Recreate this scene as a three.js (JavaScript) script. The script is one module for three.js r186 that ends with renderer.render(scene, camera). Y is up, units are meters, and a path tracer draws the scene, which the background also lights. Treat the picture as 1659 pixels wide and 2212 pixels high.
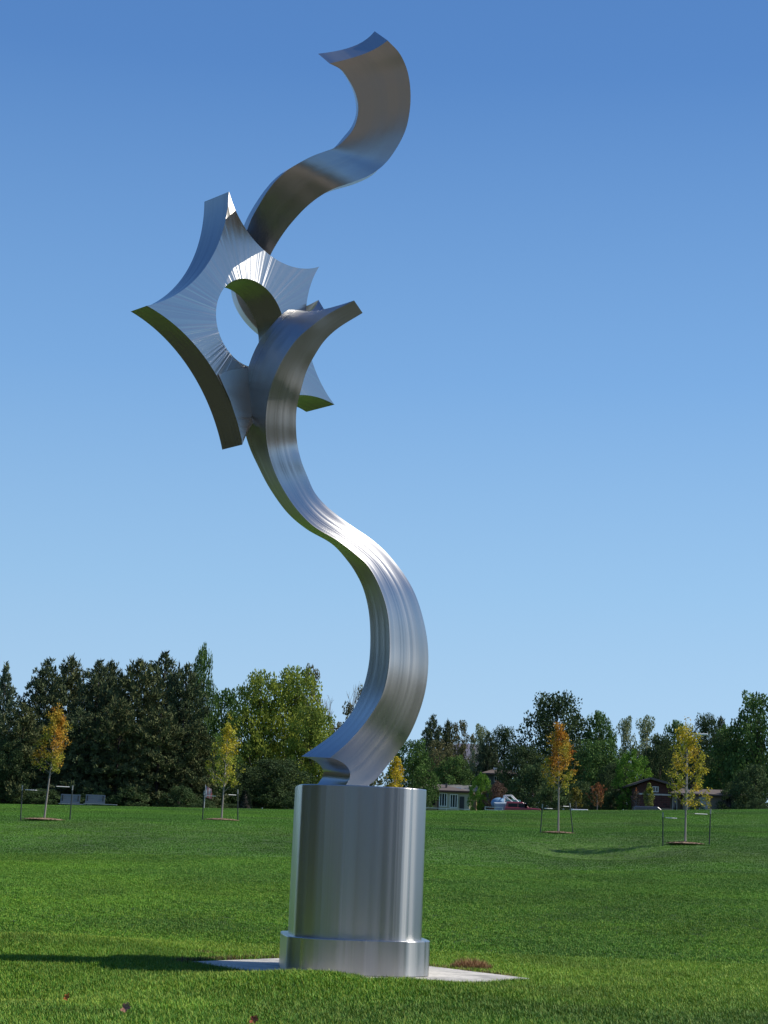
import * as THREE from 'three';
import { mergeGeometries } from 'three/addons/utils/BufferGeometryUtils.js';
import { RoundedBoxGeometry } from 'three/addons/geometries/RoundedBoxGeometry.js';

// ---------------------------------------------------------------- camera, sky, sun, exposure
const EYE = 1.2, F = 3700, CX = 829.5, CY = 1106, ROLL = 0.040, PITCH = Math.atan(755.5 / F);
const scene = new THREE.Scene();
const camera = new THREE.PerspectiveCamera(2 * Math.atan(CY / F) * 180 / Math.PI, 0.75, 0.1, 20000);
camera.rotation.order = 'YXZ';
camera.position.set(0, EYE, 0);
camera.rotation.set(PITCH, 0, ROLL);
camera.updateMatrixWorld(true);

const renderer = new THREE.WebGLRenderer({ antialias: true });
renderer.setSize(768, 1024);
renderer.toneMapping = THREE.LinearToneMapping;
renderer.toneMappingExposure = 1.0;
renderer.shadowMap.enabled = true;

const SUN_AZ = 86 * Math.PI / 180, SUN_EL = 44 * Math.PI / 180;
const sunDir = new THREE.Vector3(Math.sin(SUN_AZ) * Math.cos(SUN_EL), Math.sin(SUN_EL), -Math.cos(SUN_AZ) * Math.cos(SUN_EL));
const sun = new THREE.DirectionalLight(new THREE.Color(1, 0.95, 0.86), 4.6);
sun.name = 'sun';
sun.position.copy(sunDir).multiplyScalar(120).add(new THREE.Vector3(0, 0, -40));
sun.target.position.set(0, 0, -40);
sun.castShadow = true;
sun.shadow.mapSize.set(4096, 4096);
Object.assign(sun.shadow.camera, { left: -90, right: 90, top: 60, bottom: -60, near: 1, far: 400 });
scene.add(sun, sun.target);

{ // clear blue sky: deep blue high up, pale near the horizon, a little brighter towards the sun
  const W = 1024, H = 512, d = new Float32Array(W * H * 4);
  const stops = [[-90, .20, .24, .22], [-2, .36, .50, .62], [0, .46, .66, .86], [4, .42, .635, .86], [9, .315, .545, .82], [16, .195, .40, .73], [26, .094, .236, .55], [45, .042, .120, .345], [90, .026, .080, .25]];
  const sm = (a, b, x) => { const t = Math.min(1, Math.max(0, (x - a) / (b - a))); return t; };
  for (let j = 0; j < H; j++) {
    const el = ((j + .5) / H - .5) * Math.PI, eld = el * 180 / Math.PI;
    let k = 0; while (k < stops.length - 2 && eld > stops[k + 1][0]) k++;
    const t = sm(stops[k][0], stops[k + 1][0], eld);
    for (let i = 0; i < W; i++) {
      const a = ((i + .5) / W - .5) * 2 * Math.PI;
      const v = new THREE.Vector3(Math.cos(el) * Math.cos(a), Math.sin(el), Math.cos(el) * Math.sin(a));
      const c = v.dot(sunDir), mie = .55 * Math.pow(Math.max(0, c), 24) + 2.2 * Math.pow(Math.max(0, c), 300), ray = 1 + .14 * c;
      const o = (j * W + i) * 4;
      for (let q = 0; q < 3; q++) d[o + q] = (stops[k][1 + q] * (1 - t) + stops[k + 1][1 + q] * t) * ray + (eld > -2 ? mie * [1, .97, .9][q] : 0);
      d[o + 3] = 1;
    }
  }
  const t = new THREE.DataTexture(d, W, H, THREE.RGBAFormat, THREE.FloatType);
  t.mapping = THREE.EquirectangularReflectionMapping; t.magFilter = t.minFilter = THREE.LinearFilter;
  t.colorSpace = THREE.LinearSRGBColorSpace; t.needsUpdate = true;
  scene.background = t; scene.environment = t;
}

// ---------------------------------------------------------------- helpers
const V = (x, y, z) => new THREE.Vector3(x, y, z);
const col = (r, g, b) => new THREE.Color().setRGB(r, g, b);
function rng(seed) { let a = seed >>> 0; return () => { a = a + 0x6D2B79F5 | 0; let t = Math.imul(a ^ a >>> 15, 1 | a); t = t + Math.imul(t ^ t >>> 7, 61 | t) ^ t; return ((t ^ t >>> 14) >>> 0) / 4294967296; }; }
const lerp = (a, b, t) => a + (b - a) * t, clamp = (x, a, b) => Math.min(b, Math.max(a, x));
const smooth = (a, b, x) => { const t = clamp((x - a) / (b - a), 0, 1); return t * t * (3 - 2 * t); };
function hash2(i, j) { let h = Math.imul(i, 374761393) ^ Math.imul(j, 668265263); h = Math.imul(h ^ h >>> 13, 1274126177); return ((h ^ h >>> 16) >>> 0) / 4294967296; }
function vnoise(x, y) { const i = Math.floor(x), j = Math.floor(y); let u = x - i, v = y - j; u = u * u * (3 - 2 * u); v = v * v * (3 - 2 * v); return lerp(lerp(hash2(i, j), hash2(i + 1, j), u), lerp(hash2(i, j + 1), hash2(i + 1, j + 1), u), v); }
const fbm = (x, y, o = 4) => { let s = 0, a = .5, n = 0; for (let k = 0; k < o; k++) { s += a * vnoise(x, y); n += a; a *= .5; x = x * 2.03 + 17.1; y = y * 2.03 + 9.7; } return s / n; };
// sight line through a point of the picture (survey of the photograph), and the point on it at a given distance ahead
function ray(x, y) { return V((x - CX) / F, -(y - CY) / F, -1).applyQuaternion(camera.quaternion).normalize(); }
function at(x, y, dist) { const r = ray(x, y); return r.multiplyScalar(dist / -r.z).add(camera.position); }
function onLevel(x, y, h) { const r = ray(x, y); return r.multiplyScalar((h - EYE) / r.y).add(camera.position); }

const used = {};
function numbered(n) { const k = used[n] = (used[n] ?? -1) + 1; return k ? `${n}_${String(k).padStart(3, '0')}` : n; }
function tag(o, label, category, group) { o.userData.label = label; if (category) o.userData.category = category; if (group) o.userData.group = group; return o; }
function thing(name, label, category, pos, turn = 0, group) {
  const o = new THREE.Group(); o.name = numbered(name); o.position.copy(pos); o.rotation.y = turn; scene.add(o);
  return tag(o, label, category, group);
}
function mesh(name, geo, mat, parent) {
  const m = new THREE.Mesh(geo, mat); m.name = parent ? name : numbered(name); m.castShadow = m.receiveShadow = true; (parent || scene).add(m); return m;
}
function struct(name, geo, mat, label) { const m = mesh(name, geo, mat); m.userData.kind = 'structure'; if (label) m.userData.label = label; return m; }
const std = (c, r = .8, o = {}) => new THREE.MeshStandardMaterial({ color: c, roughness: r, ...o });
function box(w, h, d, x = 0, y = 0, z = 0, bev = 0) { const g = bev ? new RoundedBoxGeometry(w, h, d, 2, bev) : new THREE.BoxGeometry(w, h, d); g.translate(x, y, z); return g; }
function bar(a, b, r0, r1 = r0, n = 7) { // tapered round bar between two points
  const d = b.clone().sub(a), g = new THREE.CylinderGeometry(r1, r0, d.length(), n, 1);
  g.applyQuaternion(new THREE.Quaternion().setFromUnitVectors(V(0, 1, 0), d.clone().normalize())); g.translate((a.x + b.x) / 2, (a.y + b.y) / 2, (a.z + b.z) / 2); return g;
}
function merge(list) { return mergeGeometries(list.map(g => { const h = g.index ? g.toNonIndexed() : g; for (const k of Object.keys(h.attributes)) if (!['position', 'normal', 'uv'].includes(k)) h.deleteAttribute(k); return h; })); }
function tex(w, h, fn, srgb, rep = [1, 1]) {
  const d = new Uint8Array(w * h * 4);
  for (let j = 0; j < h; j++) for (let i = 0; i < w; i++) { const c = fn(i, j), o = (j * w + i) * 4; d[o] = c[0]; d[o + 1] = c[1]; d[o + 2] = c[2]; d[o + 3] = 255; }
  const t = new THREE.DataTexture(d, w, h, THREE.RGBAFormat); t.wrapS = t.wrapT = THREE.RepeatWrapping; t.magFilter = THREE.LinearFilter; t.minFilter = THREE.LinearMipmapLinearFilter; t.generateMipmaps = true;
  if (srgb) t.colorSpace = THREE.SRGBColorSpace; t.repeat.set(...rep); t.needsUpdate = true; return t;
}
// value noise that tiles with period p
function tnoise(x, y, px, py, s) { const i = Math.floor(x), j = Math.floor(y); let u = x - i, v = y - j; u = u * u * (3 - 2 * u); v = v * v * (3 - 2 * v); const m = (a, p) => ((a % p) + p) % p; const h = (a, b) => hash2(m(a, px) + s * 101, m(b, py) + s * 57); return lerp(lerp(h(i, j), h(i + 1, j), u), lerp(h(i, j + 1), h(i + 1, j + 1), u), v); }

// ---------------------------------------------------------------- ground
const XS = [0, 95, 300, 478, 630, 830, 1000, 1206, 1480, 1659];
const Y65 = [1770, 1771, 1773, 1777, 1782, 1789, 1797, 1809, 1812, 1819], Y110 = [1737, 1739, 1743, 1746.5, 1749, 1750.5, 1751, 1751, 1750, 1748];
const R65 = XS.map((x, i) => at(x, Y65[i], 65)), R110 = XS.map((x, i) => at(x, Y110[i], 110));
const SLAB_Y = .03, sl = [onLevel(406, 2077, SLAB_Y), onLevel(746, 2064.5, SLAB_Y), onLevel(1142, 2113, SLAB_Y)];
sl.push(sl[0].clone().add(sl[2]).sub(sl[1]));
const slabC = sl[0].clone().add(sl[2]).multiplyScalar(.5);
// distance outside the concrete pad (negative inside)
function outside(x, z) {
  let m = -9;
  for (let i = 0; i < 4; i++) { const a = sl[i], b = sl[(i + 1) % 4], ex = b.x - a.x, ez = b.z - a.z, L = Math.hypot(ex, ez), c = (ex * (z - a.z) - ez * (x - a.x)) / L, ref = (ex * (slabC.z - a.z) - ez * (slabC.x - a.x)); m = Math.max(m, -c * Math.sign(ref)); }
  return m;
}
const inSlab = (x, z, grow = 0) => outside(x, z) < grow;
function row(R, d, t) {
  let i = 0; while (i < R.length - 2 && t > R[i + 1].x / d) i++;
  const a = R[i].x / d, b = R[i + 1].x / d; return lerp(R[i].y, R[i + 1].y, clamp((t - a) / (b - a), -1.5, 2.5));
}
const herm = (x0, x1, y0, y1, m0, m1, x) => { const h = x1 - x0, t = (x - x0) / h, t2 = t * t, t3 = t2 * t; return (2 * t3 - 3 * t2 + 1) * y0 + (t3 - 2 * t2 + t) * h * m0 + (-2 * t3 + 3 * t2) * y1 + (t3 - t2) * h * m1; };
function profile(t, d) {
  if (d <= 22) return 0;
  const a = row(R65, 65, t), b = row(R110, 110, t), sight = (b - EYE) / 110;
  const X = [22, 42, 65, 110, 128, 290, 700], Y = [0, a * .40, a, b, EYE + sight * 128 - .45, EYE + sight * 290 - 1.3, EYE + sight * 290 + 4];
  if (d >= 700) return Y[6];
  let k = 0; while (d > X[k + 1]) k++;
  const m = i => i === 0 ? 0 : i === 6 ? 0 : i === 3 ? sight * .98 : (Y[i + 1] - Y[i - 1]) / (X[i + 1] - X[i - 1]);
  return herm(X[k], X[k + 1], Y[k], Y[k + 1], m(k), m(k + 1), d);
}
function height(x, z) {
  const r = Math.hypot(x, z), ang = Math.atan2(x, -z), ca = clamp(ang, -.42, .42), d = r * Math.cos(ca) * (Math.abs(ang) > .42 ? Math.max(.2, 1 - (Math.abs(ang) - .42) * .4) : 1);
  let h = profile(Math.tan(ca), d) * (1 - smooth(1.2, 2.6, Math.abs(ang)) * .8);
  h += (fbm(x / 13 + 5, z / 13 + 3, 2) - .5) * .34 * smooth(26, 40, r) * (1 - smooth(85, 105, r)) ;
  h -= .35 * (1 - smooth(6, 11, r));
  h += Math.exp(-(((x + 3.9) / 1.9) ** 2)) * (.15 * Math.exp(-(((z + 21.4) / 1.6) ** 2)) - .24 * Math.exp(-(((z + 16.2) / 1.6) ** 2)));
  h -= .58 * Math.exp(-(((x - 7.2) / 2.3) ** 2) - ((z + 57) / 3.4) ** 2);
  if (r < 24 && r > 10) { const q = outside(x, z); h += q > 0 ? .15 * smooth(0, .22, q) * Math.exp(-(((x + .45) / 1.5) ** 2) - ((z + 16.6) / 1.2) ** 2) * (z > -17.9 ? 1 : 0) : -.06; }
  return h;
}
const ground = (x, z) => V(x, height(x, z), z);
// patches of two grasses on the lawn: yellow-green and blue-green, with duller worn places
function lawnTint(x, z) {
  const a = fbm(x / 3.2 + 40, z / 2.1 + 11, 3), b = fbm(x / 15 + 8, z / 7 + 2, 3), c = fbm(x / .7 + 1, z / .7 + 5, 2);
  const r = Math.hypot(x, z), k = smooth(.35, .65, b * .6 + a * .4), worn = smooth(.56, .70, fbm(x / 9 + 71, z / 4 + 33, 3)) * smooth(38, 55, r) * .35;
  const C = [lerp(.098, .126, k), lerp(.245, .285, k), lerp(.024, .020, k)];
  const e = fbm(x / 2.6 + 3, z / 4.5 + 90, 3), m = .62 + .34 * c + .30 * a + .24 * smooth(.3, .7, e) - .02;
  return [lerp(C[0], .135, worn) * m, lerp(C[1], .185, worn) * m, lerp(C[2], .040, worn) * m];
}
{
  const angs = []; for (let i = 0; i <= 150; i++) angs.push(-.36 + .72 * i / 150);
  for (let i = 1; i < 60; i++) angs.push(.36 + (2 * Math.PI - .72) * i / 60); angs.push(2 * Math.PI - .36);
  const rs = [0.6]; while (rs[rs.length - 1] < 9000) { const r = rs[rs.length - 1]; rs.push(r * (r < 8 ? 1.25 : r < 13 ? 1.02 : r < 21 ? 1.006 : r < 140 ? 1.018 : r < 400 ? 1.05 : 1.3)); }
  const P = [], U = [], C = [], I = [], n = angs.length;
  P.push(0, height(0, -.01), 0); U.push(0, 0); C.push(1, 1, 1);
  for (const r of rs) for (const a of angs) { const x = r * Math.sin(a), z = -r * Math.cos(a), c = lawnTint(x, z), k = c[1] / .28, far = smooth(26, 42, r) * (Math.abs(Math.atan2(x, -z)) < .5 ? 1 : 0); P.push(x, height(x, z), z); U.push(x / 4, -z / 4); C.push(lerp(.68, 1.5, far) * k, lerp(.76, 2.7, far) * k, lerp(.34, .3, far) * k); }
  for (let i = 0; i < n - 1; i++) I.push(0, 1 + i + 1, 1 + i);
  for (let j = 0; j < rs.length - 1; j++) for (let i = 0; i < n - 1; i++) { const a = 1 + j * n + i, b = a + 1, c = a + n, e = c + 1; I.push(a, b, c, b, e, c); }
  const g = new THREE.BufferGeometry(); g.setAttribute('position', new THREE.Float32BufferAttribute(P, 3)); g.setAttribute('uv', new THREE.Float32BufferAttribute(U, 2)); g.setAttribute('color', new THREE.Float32BufferAttribute(C, 3)); g.setIndex(I); g.computeVertexNormals();
  const nf = (i, j, f, s) => tnoise(i / 1024 * f, j / 1024 * f, f, f, s);
  const map = tex(1024, 1024, (i, j) => { const n1 = nf(i, j, 256, 1), n2 = nf(i, j, 64, 2), n3 = nf(i, j, 16, 3), v = (.35 + .35 * n1 + .2 * n2 + .1 * n3); return [v * 92, v * 96, v * 90].map(q => clamp(q, 0, 255)); }, true);
  const bmp = tex(1024, 1024, (i, j) => { const v = 255 * (.5 * nf(i, j, 340, 7) + .3 * nf(i, j, 120, 8) + .2 * nf(i, j, 40, 9)); return [v, v, v]; });
  struct('ground', g, new THREE.MeshStandardMaterial({ vertexColors: true, map, bumpMap: bmp, bumpScale: .05, roughness: .95 }), 'mown lawn rising gently to a crest');
}

// ---------------------------------------------------------------- concrete pad and grass
const D0 = 19.3, PXM = F / D0 * 1.0;
{
  const sh = new THREE.Shape(); sl.forEach((p, i) => i ? sh.lineTo(p.x, -p.z) : sh.moveTo(p.x, -p.z)); sh.closePath();
  const g = new THREE.ExtrudeGeometry(sh, { depth: .12, bevelEnabled: true, bevelSize: .008, bevelThickness: .008, bevelSegments: 2 }); g.rotateX(-Math.PI / 2); g.translate(0, SLAB_Y - .128, 0);
  const map = tex(512, 512, (i, j) => { const f = (p, s) => tnoise(i / 512 * p, j / 512 * p, p, p, s); let v = 190 + 26 * (f(8, 1) - .5) + 26 * (f(60, 2) - .5) + 22 * (f(250, 3) - .5); if (f(90, 4) > .93) v -= 30; v -= 26 * Math.max(0, f(6, 7) * .6 + f(22, 8) * .4 - .55) / .2 * (.6 + .4 * f(120, 9)); return [v, v * .975, v * .93]; }, true);
  map.repeat.set(.5, .5);
  struct('concrete_pad', g, new THREE.MeshStandardMaterial({ map, roughness: .9 }), 'pale concrete pad under the metal sculpture');
}
{
  const R = rng(11);
  function tuft(blades, hmin, hmax, w, spread) {
    const P = [], C = [];
    for (let b = 0; b < blades; b++) {
      const a = R() * 6.283, r = spread * Math.sqrt(R()), bx = r * Math.cos(a), bz = r * Math.sin(a), h = lerp(hmin, hmax, R()), f = R() * 6.283, lean = (.15 + .55 * R()) * h, lx = Math.cos(f) * lean, lz = Math.sin(f) * lean, px = -Math.sin(f) * w / 2, pz = Math.cos(f) * w / 2;
      const m = [bx + lx * .35, h * .6, bz + lz * .35], t = [bx + lx, h, bz + lz];
      const q = [[bx - px, 0, bz - pz], [bx + px, 0, bz + pz], [m[0] + px * .8, m[1], m[2] + pz * .8], [m[0] - px * .8, m[1], m[2] - pz * .8]];
      P.push(...q[0], ...q[1], ...q[2], ...q[0], ...q[2], ...q[3], ...q[3], ...q[2], ...t);
      const v = .75 + .5 * R(), dry = R() < .06 ? 1 : 0, c = dry ? [2.4, 1.35, 1.6] : [v, v, v];
      for (let k = 0; k < 9; k++) C.push(...c);
    }
    const g = new THREE.BufferGeometry(); g.setAttribute('position', new THREE.Float32BufferAttribute(P, 3)); g.setAttribute('color', new THREE.Float32BufferAttribute(C, 3)); g.computeVertexNormals(); return g;
  }
  const mat = new THREE.MeshPhysicalMaterial({ vertexColors: true, roughness: .58, specularIntensity: .5, side: THREE.DoubleSide });
  const M = new THREE.Matrix4(), Q = new THREE.Quaternion(), E = new THREE.Euler(), c3 = new THREE.Color();
  const bands = [[10.8, 24, 1500, 1, tuft(10, .018, .046, .0042, .045)], [24, 46, 420, 1.1, tuft(11, .012, .028, .0065, .07)], [46, 116, 90, 1.3, tuft(12, .010, .019, .011, .13)]];
  const spots = bands.map(([d0, d1, dens, s]) => {
    const out = []; const n = Math.round(dens * (.232 * (d1 * d1 - d0 * d0) + 2.4 * (d1 - d0)));
    for (let k = 0; k < n; k++) {
      const d = Math.sqrt(lerp(d0 * d0, d1 * d1, R())), x = (R() - .5) * (.464 * d + 2.4) , z = -d;
      if (d < 26 && inSlab(x, z, .02)) continue;
      out.push([x, z, s * (.75 + .5 * R()) * (d < 26 && inSlab(x, z, .16) ? 1.25 : 1)]);
    }
    return out;
  });
  bands.forEach(([, , , , geo], i) => {
    const im = new THREE.InstancedMesh(geo, mat, spots[i].length); im.name = numbered('grass');
    im.userData = { kind: 'stuff', label: ['mown grass in the foreground round the concrete pad', 'mown grass in the middle of the lawn', 'mown grass far back on the lawn up to its crest'][i], category: 'grass' };
    spots[i].forEach(([x, z, s], k) => {
      const c = lawnTint(x, z), nearPad = i === 0 && inSlab(x, z, .17) && z < slabC.z + .0 && R() < .55; E.set(0, R() * 6.283, 0); Q.setFromEuler(E);
      M.compose(V(x, height(x, z) - .004, z), Q, V(s, s * (.8 + .4 * R()), s)); im.setMatrixAt(k, M);
      const v = .9 + .2 * R(); nearPad ? im.setColorAt(k, c3.setRGB(.10 * v, .085 * v, .035 * v)) : im.setColorAt(k, c3.setRGB(c[0] * v, c[1] * v, c[2] * v));
    });
    im.castShadow = im.receiveShadow = true; scene.add(im);
  });
}

// ---------------------------------------------------------------- brushed steel sculpture
// grain runs along u (length); the waviness of the grinding shows across v
function steel(scaleAcross, bump, rough, aniso, c = [.56, .55, .535]) {
  const H = 1024, W = 128;
  const fd = new Float32Array(W * H * 4);
  for (let j = 0; j < H; j++) for (let i = 0; i < W; i++) { const f = (p, q, s) => tnoise(i / W * q, j / H * p, q, p, s), v = .5 * f(13, 1, 1) + .38 * f(37, 1, 2) + .12 * f(96, 1, 3), o = (j * W + i) * 4; fd[o] = fd[o + 1] = fd[o + 2] = v; fd[o + 3] = 1; }
  const t = new THREE.DataTexture(fd, W, H, THREE.RGBAFormat, THREE.FloatType); t.wrapS = t.wrapT = THREE.RepeatWrapping; t.magFilter = t.minFilter = THREE.LinearFilter; t.needsUpdate = true;
  t.repeat.set(.35, scaleAcross);
  const rt = tex(W, H, (i, j) => { const f = (p, q, s) => tnoise(i / W * q, j / H * p, q, p, s); const v = 255 * clamp(.62 + .26 * (.7 * f(24, 1, 11) + .3 * f(110, 1, 12) - .5), 0, 1); return [v, v, v]; });
  rt.repeat.set(.35, scaleAcross);
  return new THREE.MeshPhysicalMaterial({ color: col(...c), metalness: 1, roughness: rough / .62, roughnessMap: rt, bumpMap: t, bumpScale: bump, anisotropy: aniso, side: THREE.DoubleSide });
}
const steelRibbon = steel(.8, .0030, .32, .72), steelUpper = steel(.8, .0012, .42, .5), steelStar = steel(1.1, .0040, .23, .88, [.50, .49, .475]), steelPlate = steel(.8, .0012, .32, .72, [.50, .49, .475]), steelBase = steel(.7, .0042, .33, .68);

function gridGeo(nu, nv, pos, uv, flip) {
  const P = [], U = [], I = [];
  for (let j = 0; j <= nv; j++) for (let i = 0; i <= nu; i++) { const p = pos(i / nu, j / nv); P.push(p.x, p.y, p.z); U.push(...uv(i / nu, j / nv)); }
  for (let j = 0; j < nv; j++) for (let i = 0; i < nu; i++) { const a = j * (nu + 1) + i, b = a + 1, c = a + nu + 1, d = c + 1; flip ? I.push(a, c, b, b, c, d) : I.push(a, b, c, b, d, c); }
  const g = new THREE.BufferGeometry(); g.setAttribute('position', new THREE.Float32BufferAttribute(P, 3)); g.setAttribute('uv', new THREE.Float32BufferAttribute(U, 2)); g.setIndex(I); g.computeVertexNormals(); return g;
}
// a bent bar of rectangular section: stations give three of its four edges as seen, the section is squared up in depth
function makeRibbon(st, opts, origin) {
  const E3 = [[], [], [], []];
  for (const [ax, ay, mx, my, rx, ry, z0, k, skew = 0] of st) {
    const z = z0 + (opts.lean || 0) * (my - 600) + (opts.tilt || 0) * (Math.max(0, my - 900) - 740) + (opts.shift || 0);
    const qx = rx - mx, qy = ry - my, q = Math.hypot(qx, qy), p = -((ax - mx) * qx + (ay - my) * qy) / q, dA = k * q, dR = p * q / dA + skew + ((opts.lean || 0) + (my > 900 ? opts.tilt || 0 : 0)) * qy;
    const A = at(ax, ay, D0 + (z + dA + (opts.lean || 0) * (ay - my)) / PXM), M = at(mx, my, D0 + z / PXM), R = at(rx, ry, D0 + (z + dR) / PXM), H = A.clone().add(R).sub(M);
    [A, M, R, H].forEach((p3, i) => E3[i].push(p3.sub(origin)));
  }
  const curves = E3.map(p => new THREE.CatmullRomCurve3(p, false, 'centripetal'));
  // table by equal station parameter
  const N = 240, T = curves.map(c => { const o = []; for (let i = 0; i <= N; i++) o.push(c.getPoint(i / N)); return o; });
  const pick = (e, s) => { const x = clamp(s, 0, 1) * N, i = Math.min(N - 1, Math.floor(x)); return T[e][i].clone().lerp(T[e][i + 1], x - i); };
  let L = 0; for (let i = 0; i < N; i++) L += T[1][i].distanceTo(T[1][i + 1]);
  // a = position across A-M (0..1), b = across M-R
  const range = (a, b) => [opts.start(a, b), 1 - opts.end(a, b)];
  const P = (s, a, b) => { const [s0, s1] = range(a, b), t = lerp(s0, s1, s); return pick(0, t).multiplyScalar((1 - a) * (1 - b)).add(pick(1, t).multiplyScalar(a * (1 - b))).add(pick(2, t).multiplyScalar(a * b)).add(pick(3, t).multiplyScalar((1 - a) * b)); };
  const wAM = T[0][120].distanceTo(T[1][120]), wMR = T[1][120].distanceTo(T[2][120]), NS = 200, NW = 10;
  const parts = [
    gridGeo(NS, NW, (s, w) => P(s, w, 0), (s, w) => [s * L, w * wAM]),
    gridGeo(NS, NW, (s, w) => P(s, 1, w), (s, w) => [s * L, 3.1 + w * wMR]),
    gridGeo(NS, NW, (s, w) => P(s, 1 - w, 1), (s, w) => [s * L, 6.3 + w * wAM]),
    gridGeo(NS, NW, (s, w) => P(s, 0, 1 - w), (s, w) => [s * L, 9.7 + w * wMR]),
    gridGeo(NW, NW, (a, b) => P(0, a, b), (a, b) => [a * wAM, 1.7 + b * wMR], true),
    gridGeo(NW, NW, (a, b) => P(1, a, b), (a, b) => [a * wAM, 5.7 + b * wMR]),
  ];
  return mergeGeometries(parts);
}
const baseL = at(601, 2094, D0), baseR = at(919, 2107, D0), topL = at(637, 1699, D0), topR = at(916, 1708, D0);
const midX = (baseL.x + baseR.x) / 2, midTop = (topL.x + topR.x) / 2, ORG = V(midX, 0, -D0 - .05);
const sculpture = thing('metal_sculpture', 'tall brushed steel sculpture of curling arms and a star ring on a rounded pedestal', 'sculpture', ORG);
{
  const hTop = (topL.y + topR.y) / 2, bt1 = at(604.5, 2016, D0), bt2 = at(923, 2028, D0), hBase = (bt1.y + bt2.y) / 2;
  const rotP = .10;
  function drum(hw, hd, y0, y1, bev, n) {
    const cc = n, K = [[hw, -hd + cc], [hw, hd - cc], [hw - cc, hd], [-hw + cc, hd], [-hw, hd - cc], [-hw, -hd + cc], [-hw + cc, -hd], [hw - cc, -hd]], sg = [.02, .03, .055, .03, .02, .03, .055, .03], raw = [];
    for (let k = 0; k < 8; k++) { const a = K[k], b = K[(k + 1) % 8], dx = b[0] - a[0], dz = b[1] - a[1], L = Math.hypot(dx, dz); for (let q = 0; q < 60; q++) { const t = q / 60, o = sg[k] * 4 * t * (1 - t); raw.push([a[0] + dx * t + dz / L * o, a[1] + dz * t - dx / L * o]); } }
    let P0 = raw; for (let it = 0; it < 40; it++) P0 = P0.map((p, k) => { const a = P0[(k + 479) % 480], b = P0[(k + 1) % 480]; return [(a[0] + 2 * p[0] + b[0]) / 4, (a[1] + 2 * p[1] + b[1]) / 4]; });
    const pts = [], NA = 240, acc = [0]; for (let k = 0; k < 480; k++) acc.push(acc[k] + Math.hypot(P0[(k + 1) % 480][0] - P0[k][0], P0[(k + 1) % 480][1] - P0[k][1]));
    const per = acc[480]; let k = 0; for (let q = 0; q <= NA; q++) { const t = per * q / NA; while (k < 479 && acc[k + 1] < t) k++; const f = (t - acc[k]) / (acc[k + 1] - acc[k]), a = P0[k], b = P0[(k + 1) % 480]; pts.push([lerp(a[0], b[0], f), lerp(a[1], b[1], f)]); }
    const prof = [[0, y0], [0, y1 - bev]]; for (let i = 1; i <= 4; i++) { const a = i / 4 * Math.PI / 2; prof.push([bev * (1 - Math.cos(a)), y1 - bev + bev * Math.sin(a)]); }
    const p = (u, v) => { const i = Math.round(v * NA), q = pts[i], [ins, y] = prof[Math.round(u * (prof.length - 1))]; const L = Math.hypot(q[0], q[1]); const f = 1 - ins / L; return V(q[0] * f, y, q[1] * f); };
    const g1 = gridGeo(prof.length - 1, NA, p, (u, v) => [prof[Math.round(u * (prof.length - 1))][1], v * per], false);
    const f0 = V(0, y1, 0), P = [], U = [], I = []; P.push(f0.x, f0.y, f0.z); U.push(0, 0); for (let i = 0; i <= NA; i++) { const q = p(1, i / NA); P.push(q.x, y1, q.z); U.push(q.x, q.z); } for (let i = 1; i <= NA; i++) I.push(0, i + 1, i);
    const g2 = new THREE.BufferGeometry(); g2.setAttribute('position', new THREE.Float32BufferAttribute(P, 3)); g2.setAttribute('uv', new THREE.Float32BufferAttribute(U, 2)); g2.setIndex(I); g2.computeVertexNormals();
    const g = mergeGeometries([g1, g2]); g.rotateY(rotP); return g;
  }
  const hwB = (baseR.x - baseL.x) / 2 - .0, hwT = (topR.x - topL.x) / 2;
  const pl = mesh('plinth', drum(hwB * .957, .94, SLAB_Y + .006, hBase, .009, .30), steelBase, sculpture); pl.userData.label = 'wide low steel plinth with rounded ends';
  const pe = mesh('pedestal', drum(hwT * .957, .82, hBase - .05, hTop, .012, .27), steelBase, sculpture); pe.position.x = 0; pe.userData.label = 'steel pedestal drum with rounded ends';
  const joint = mesh('shadow_gap', drum(hwB * .94, .92, SLAB_Y + .001, SLAB_Y + .02, .002, .30), std(col(.03, .03, .03), .8), sculpture); joint.name = 'painted_gap_shade';  // near-black strip painted as the shade in the gap under the plinth
}
const FWD = -.10 * 740; // the arm leans forward, so star and upper arm stand nearer
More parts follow.
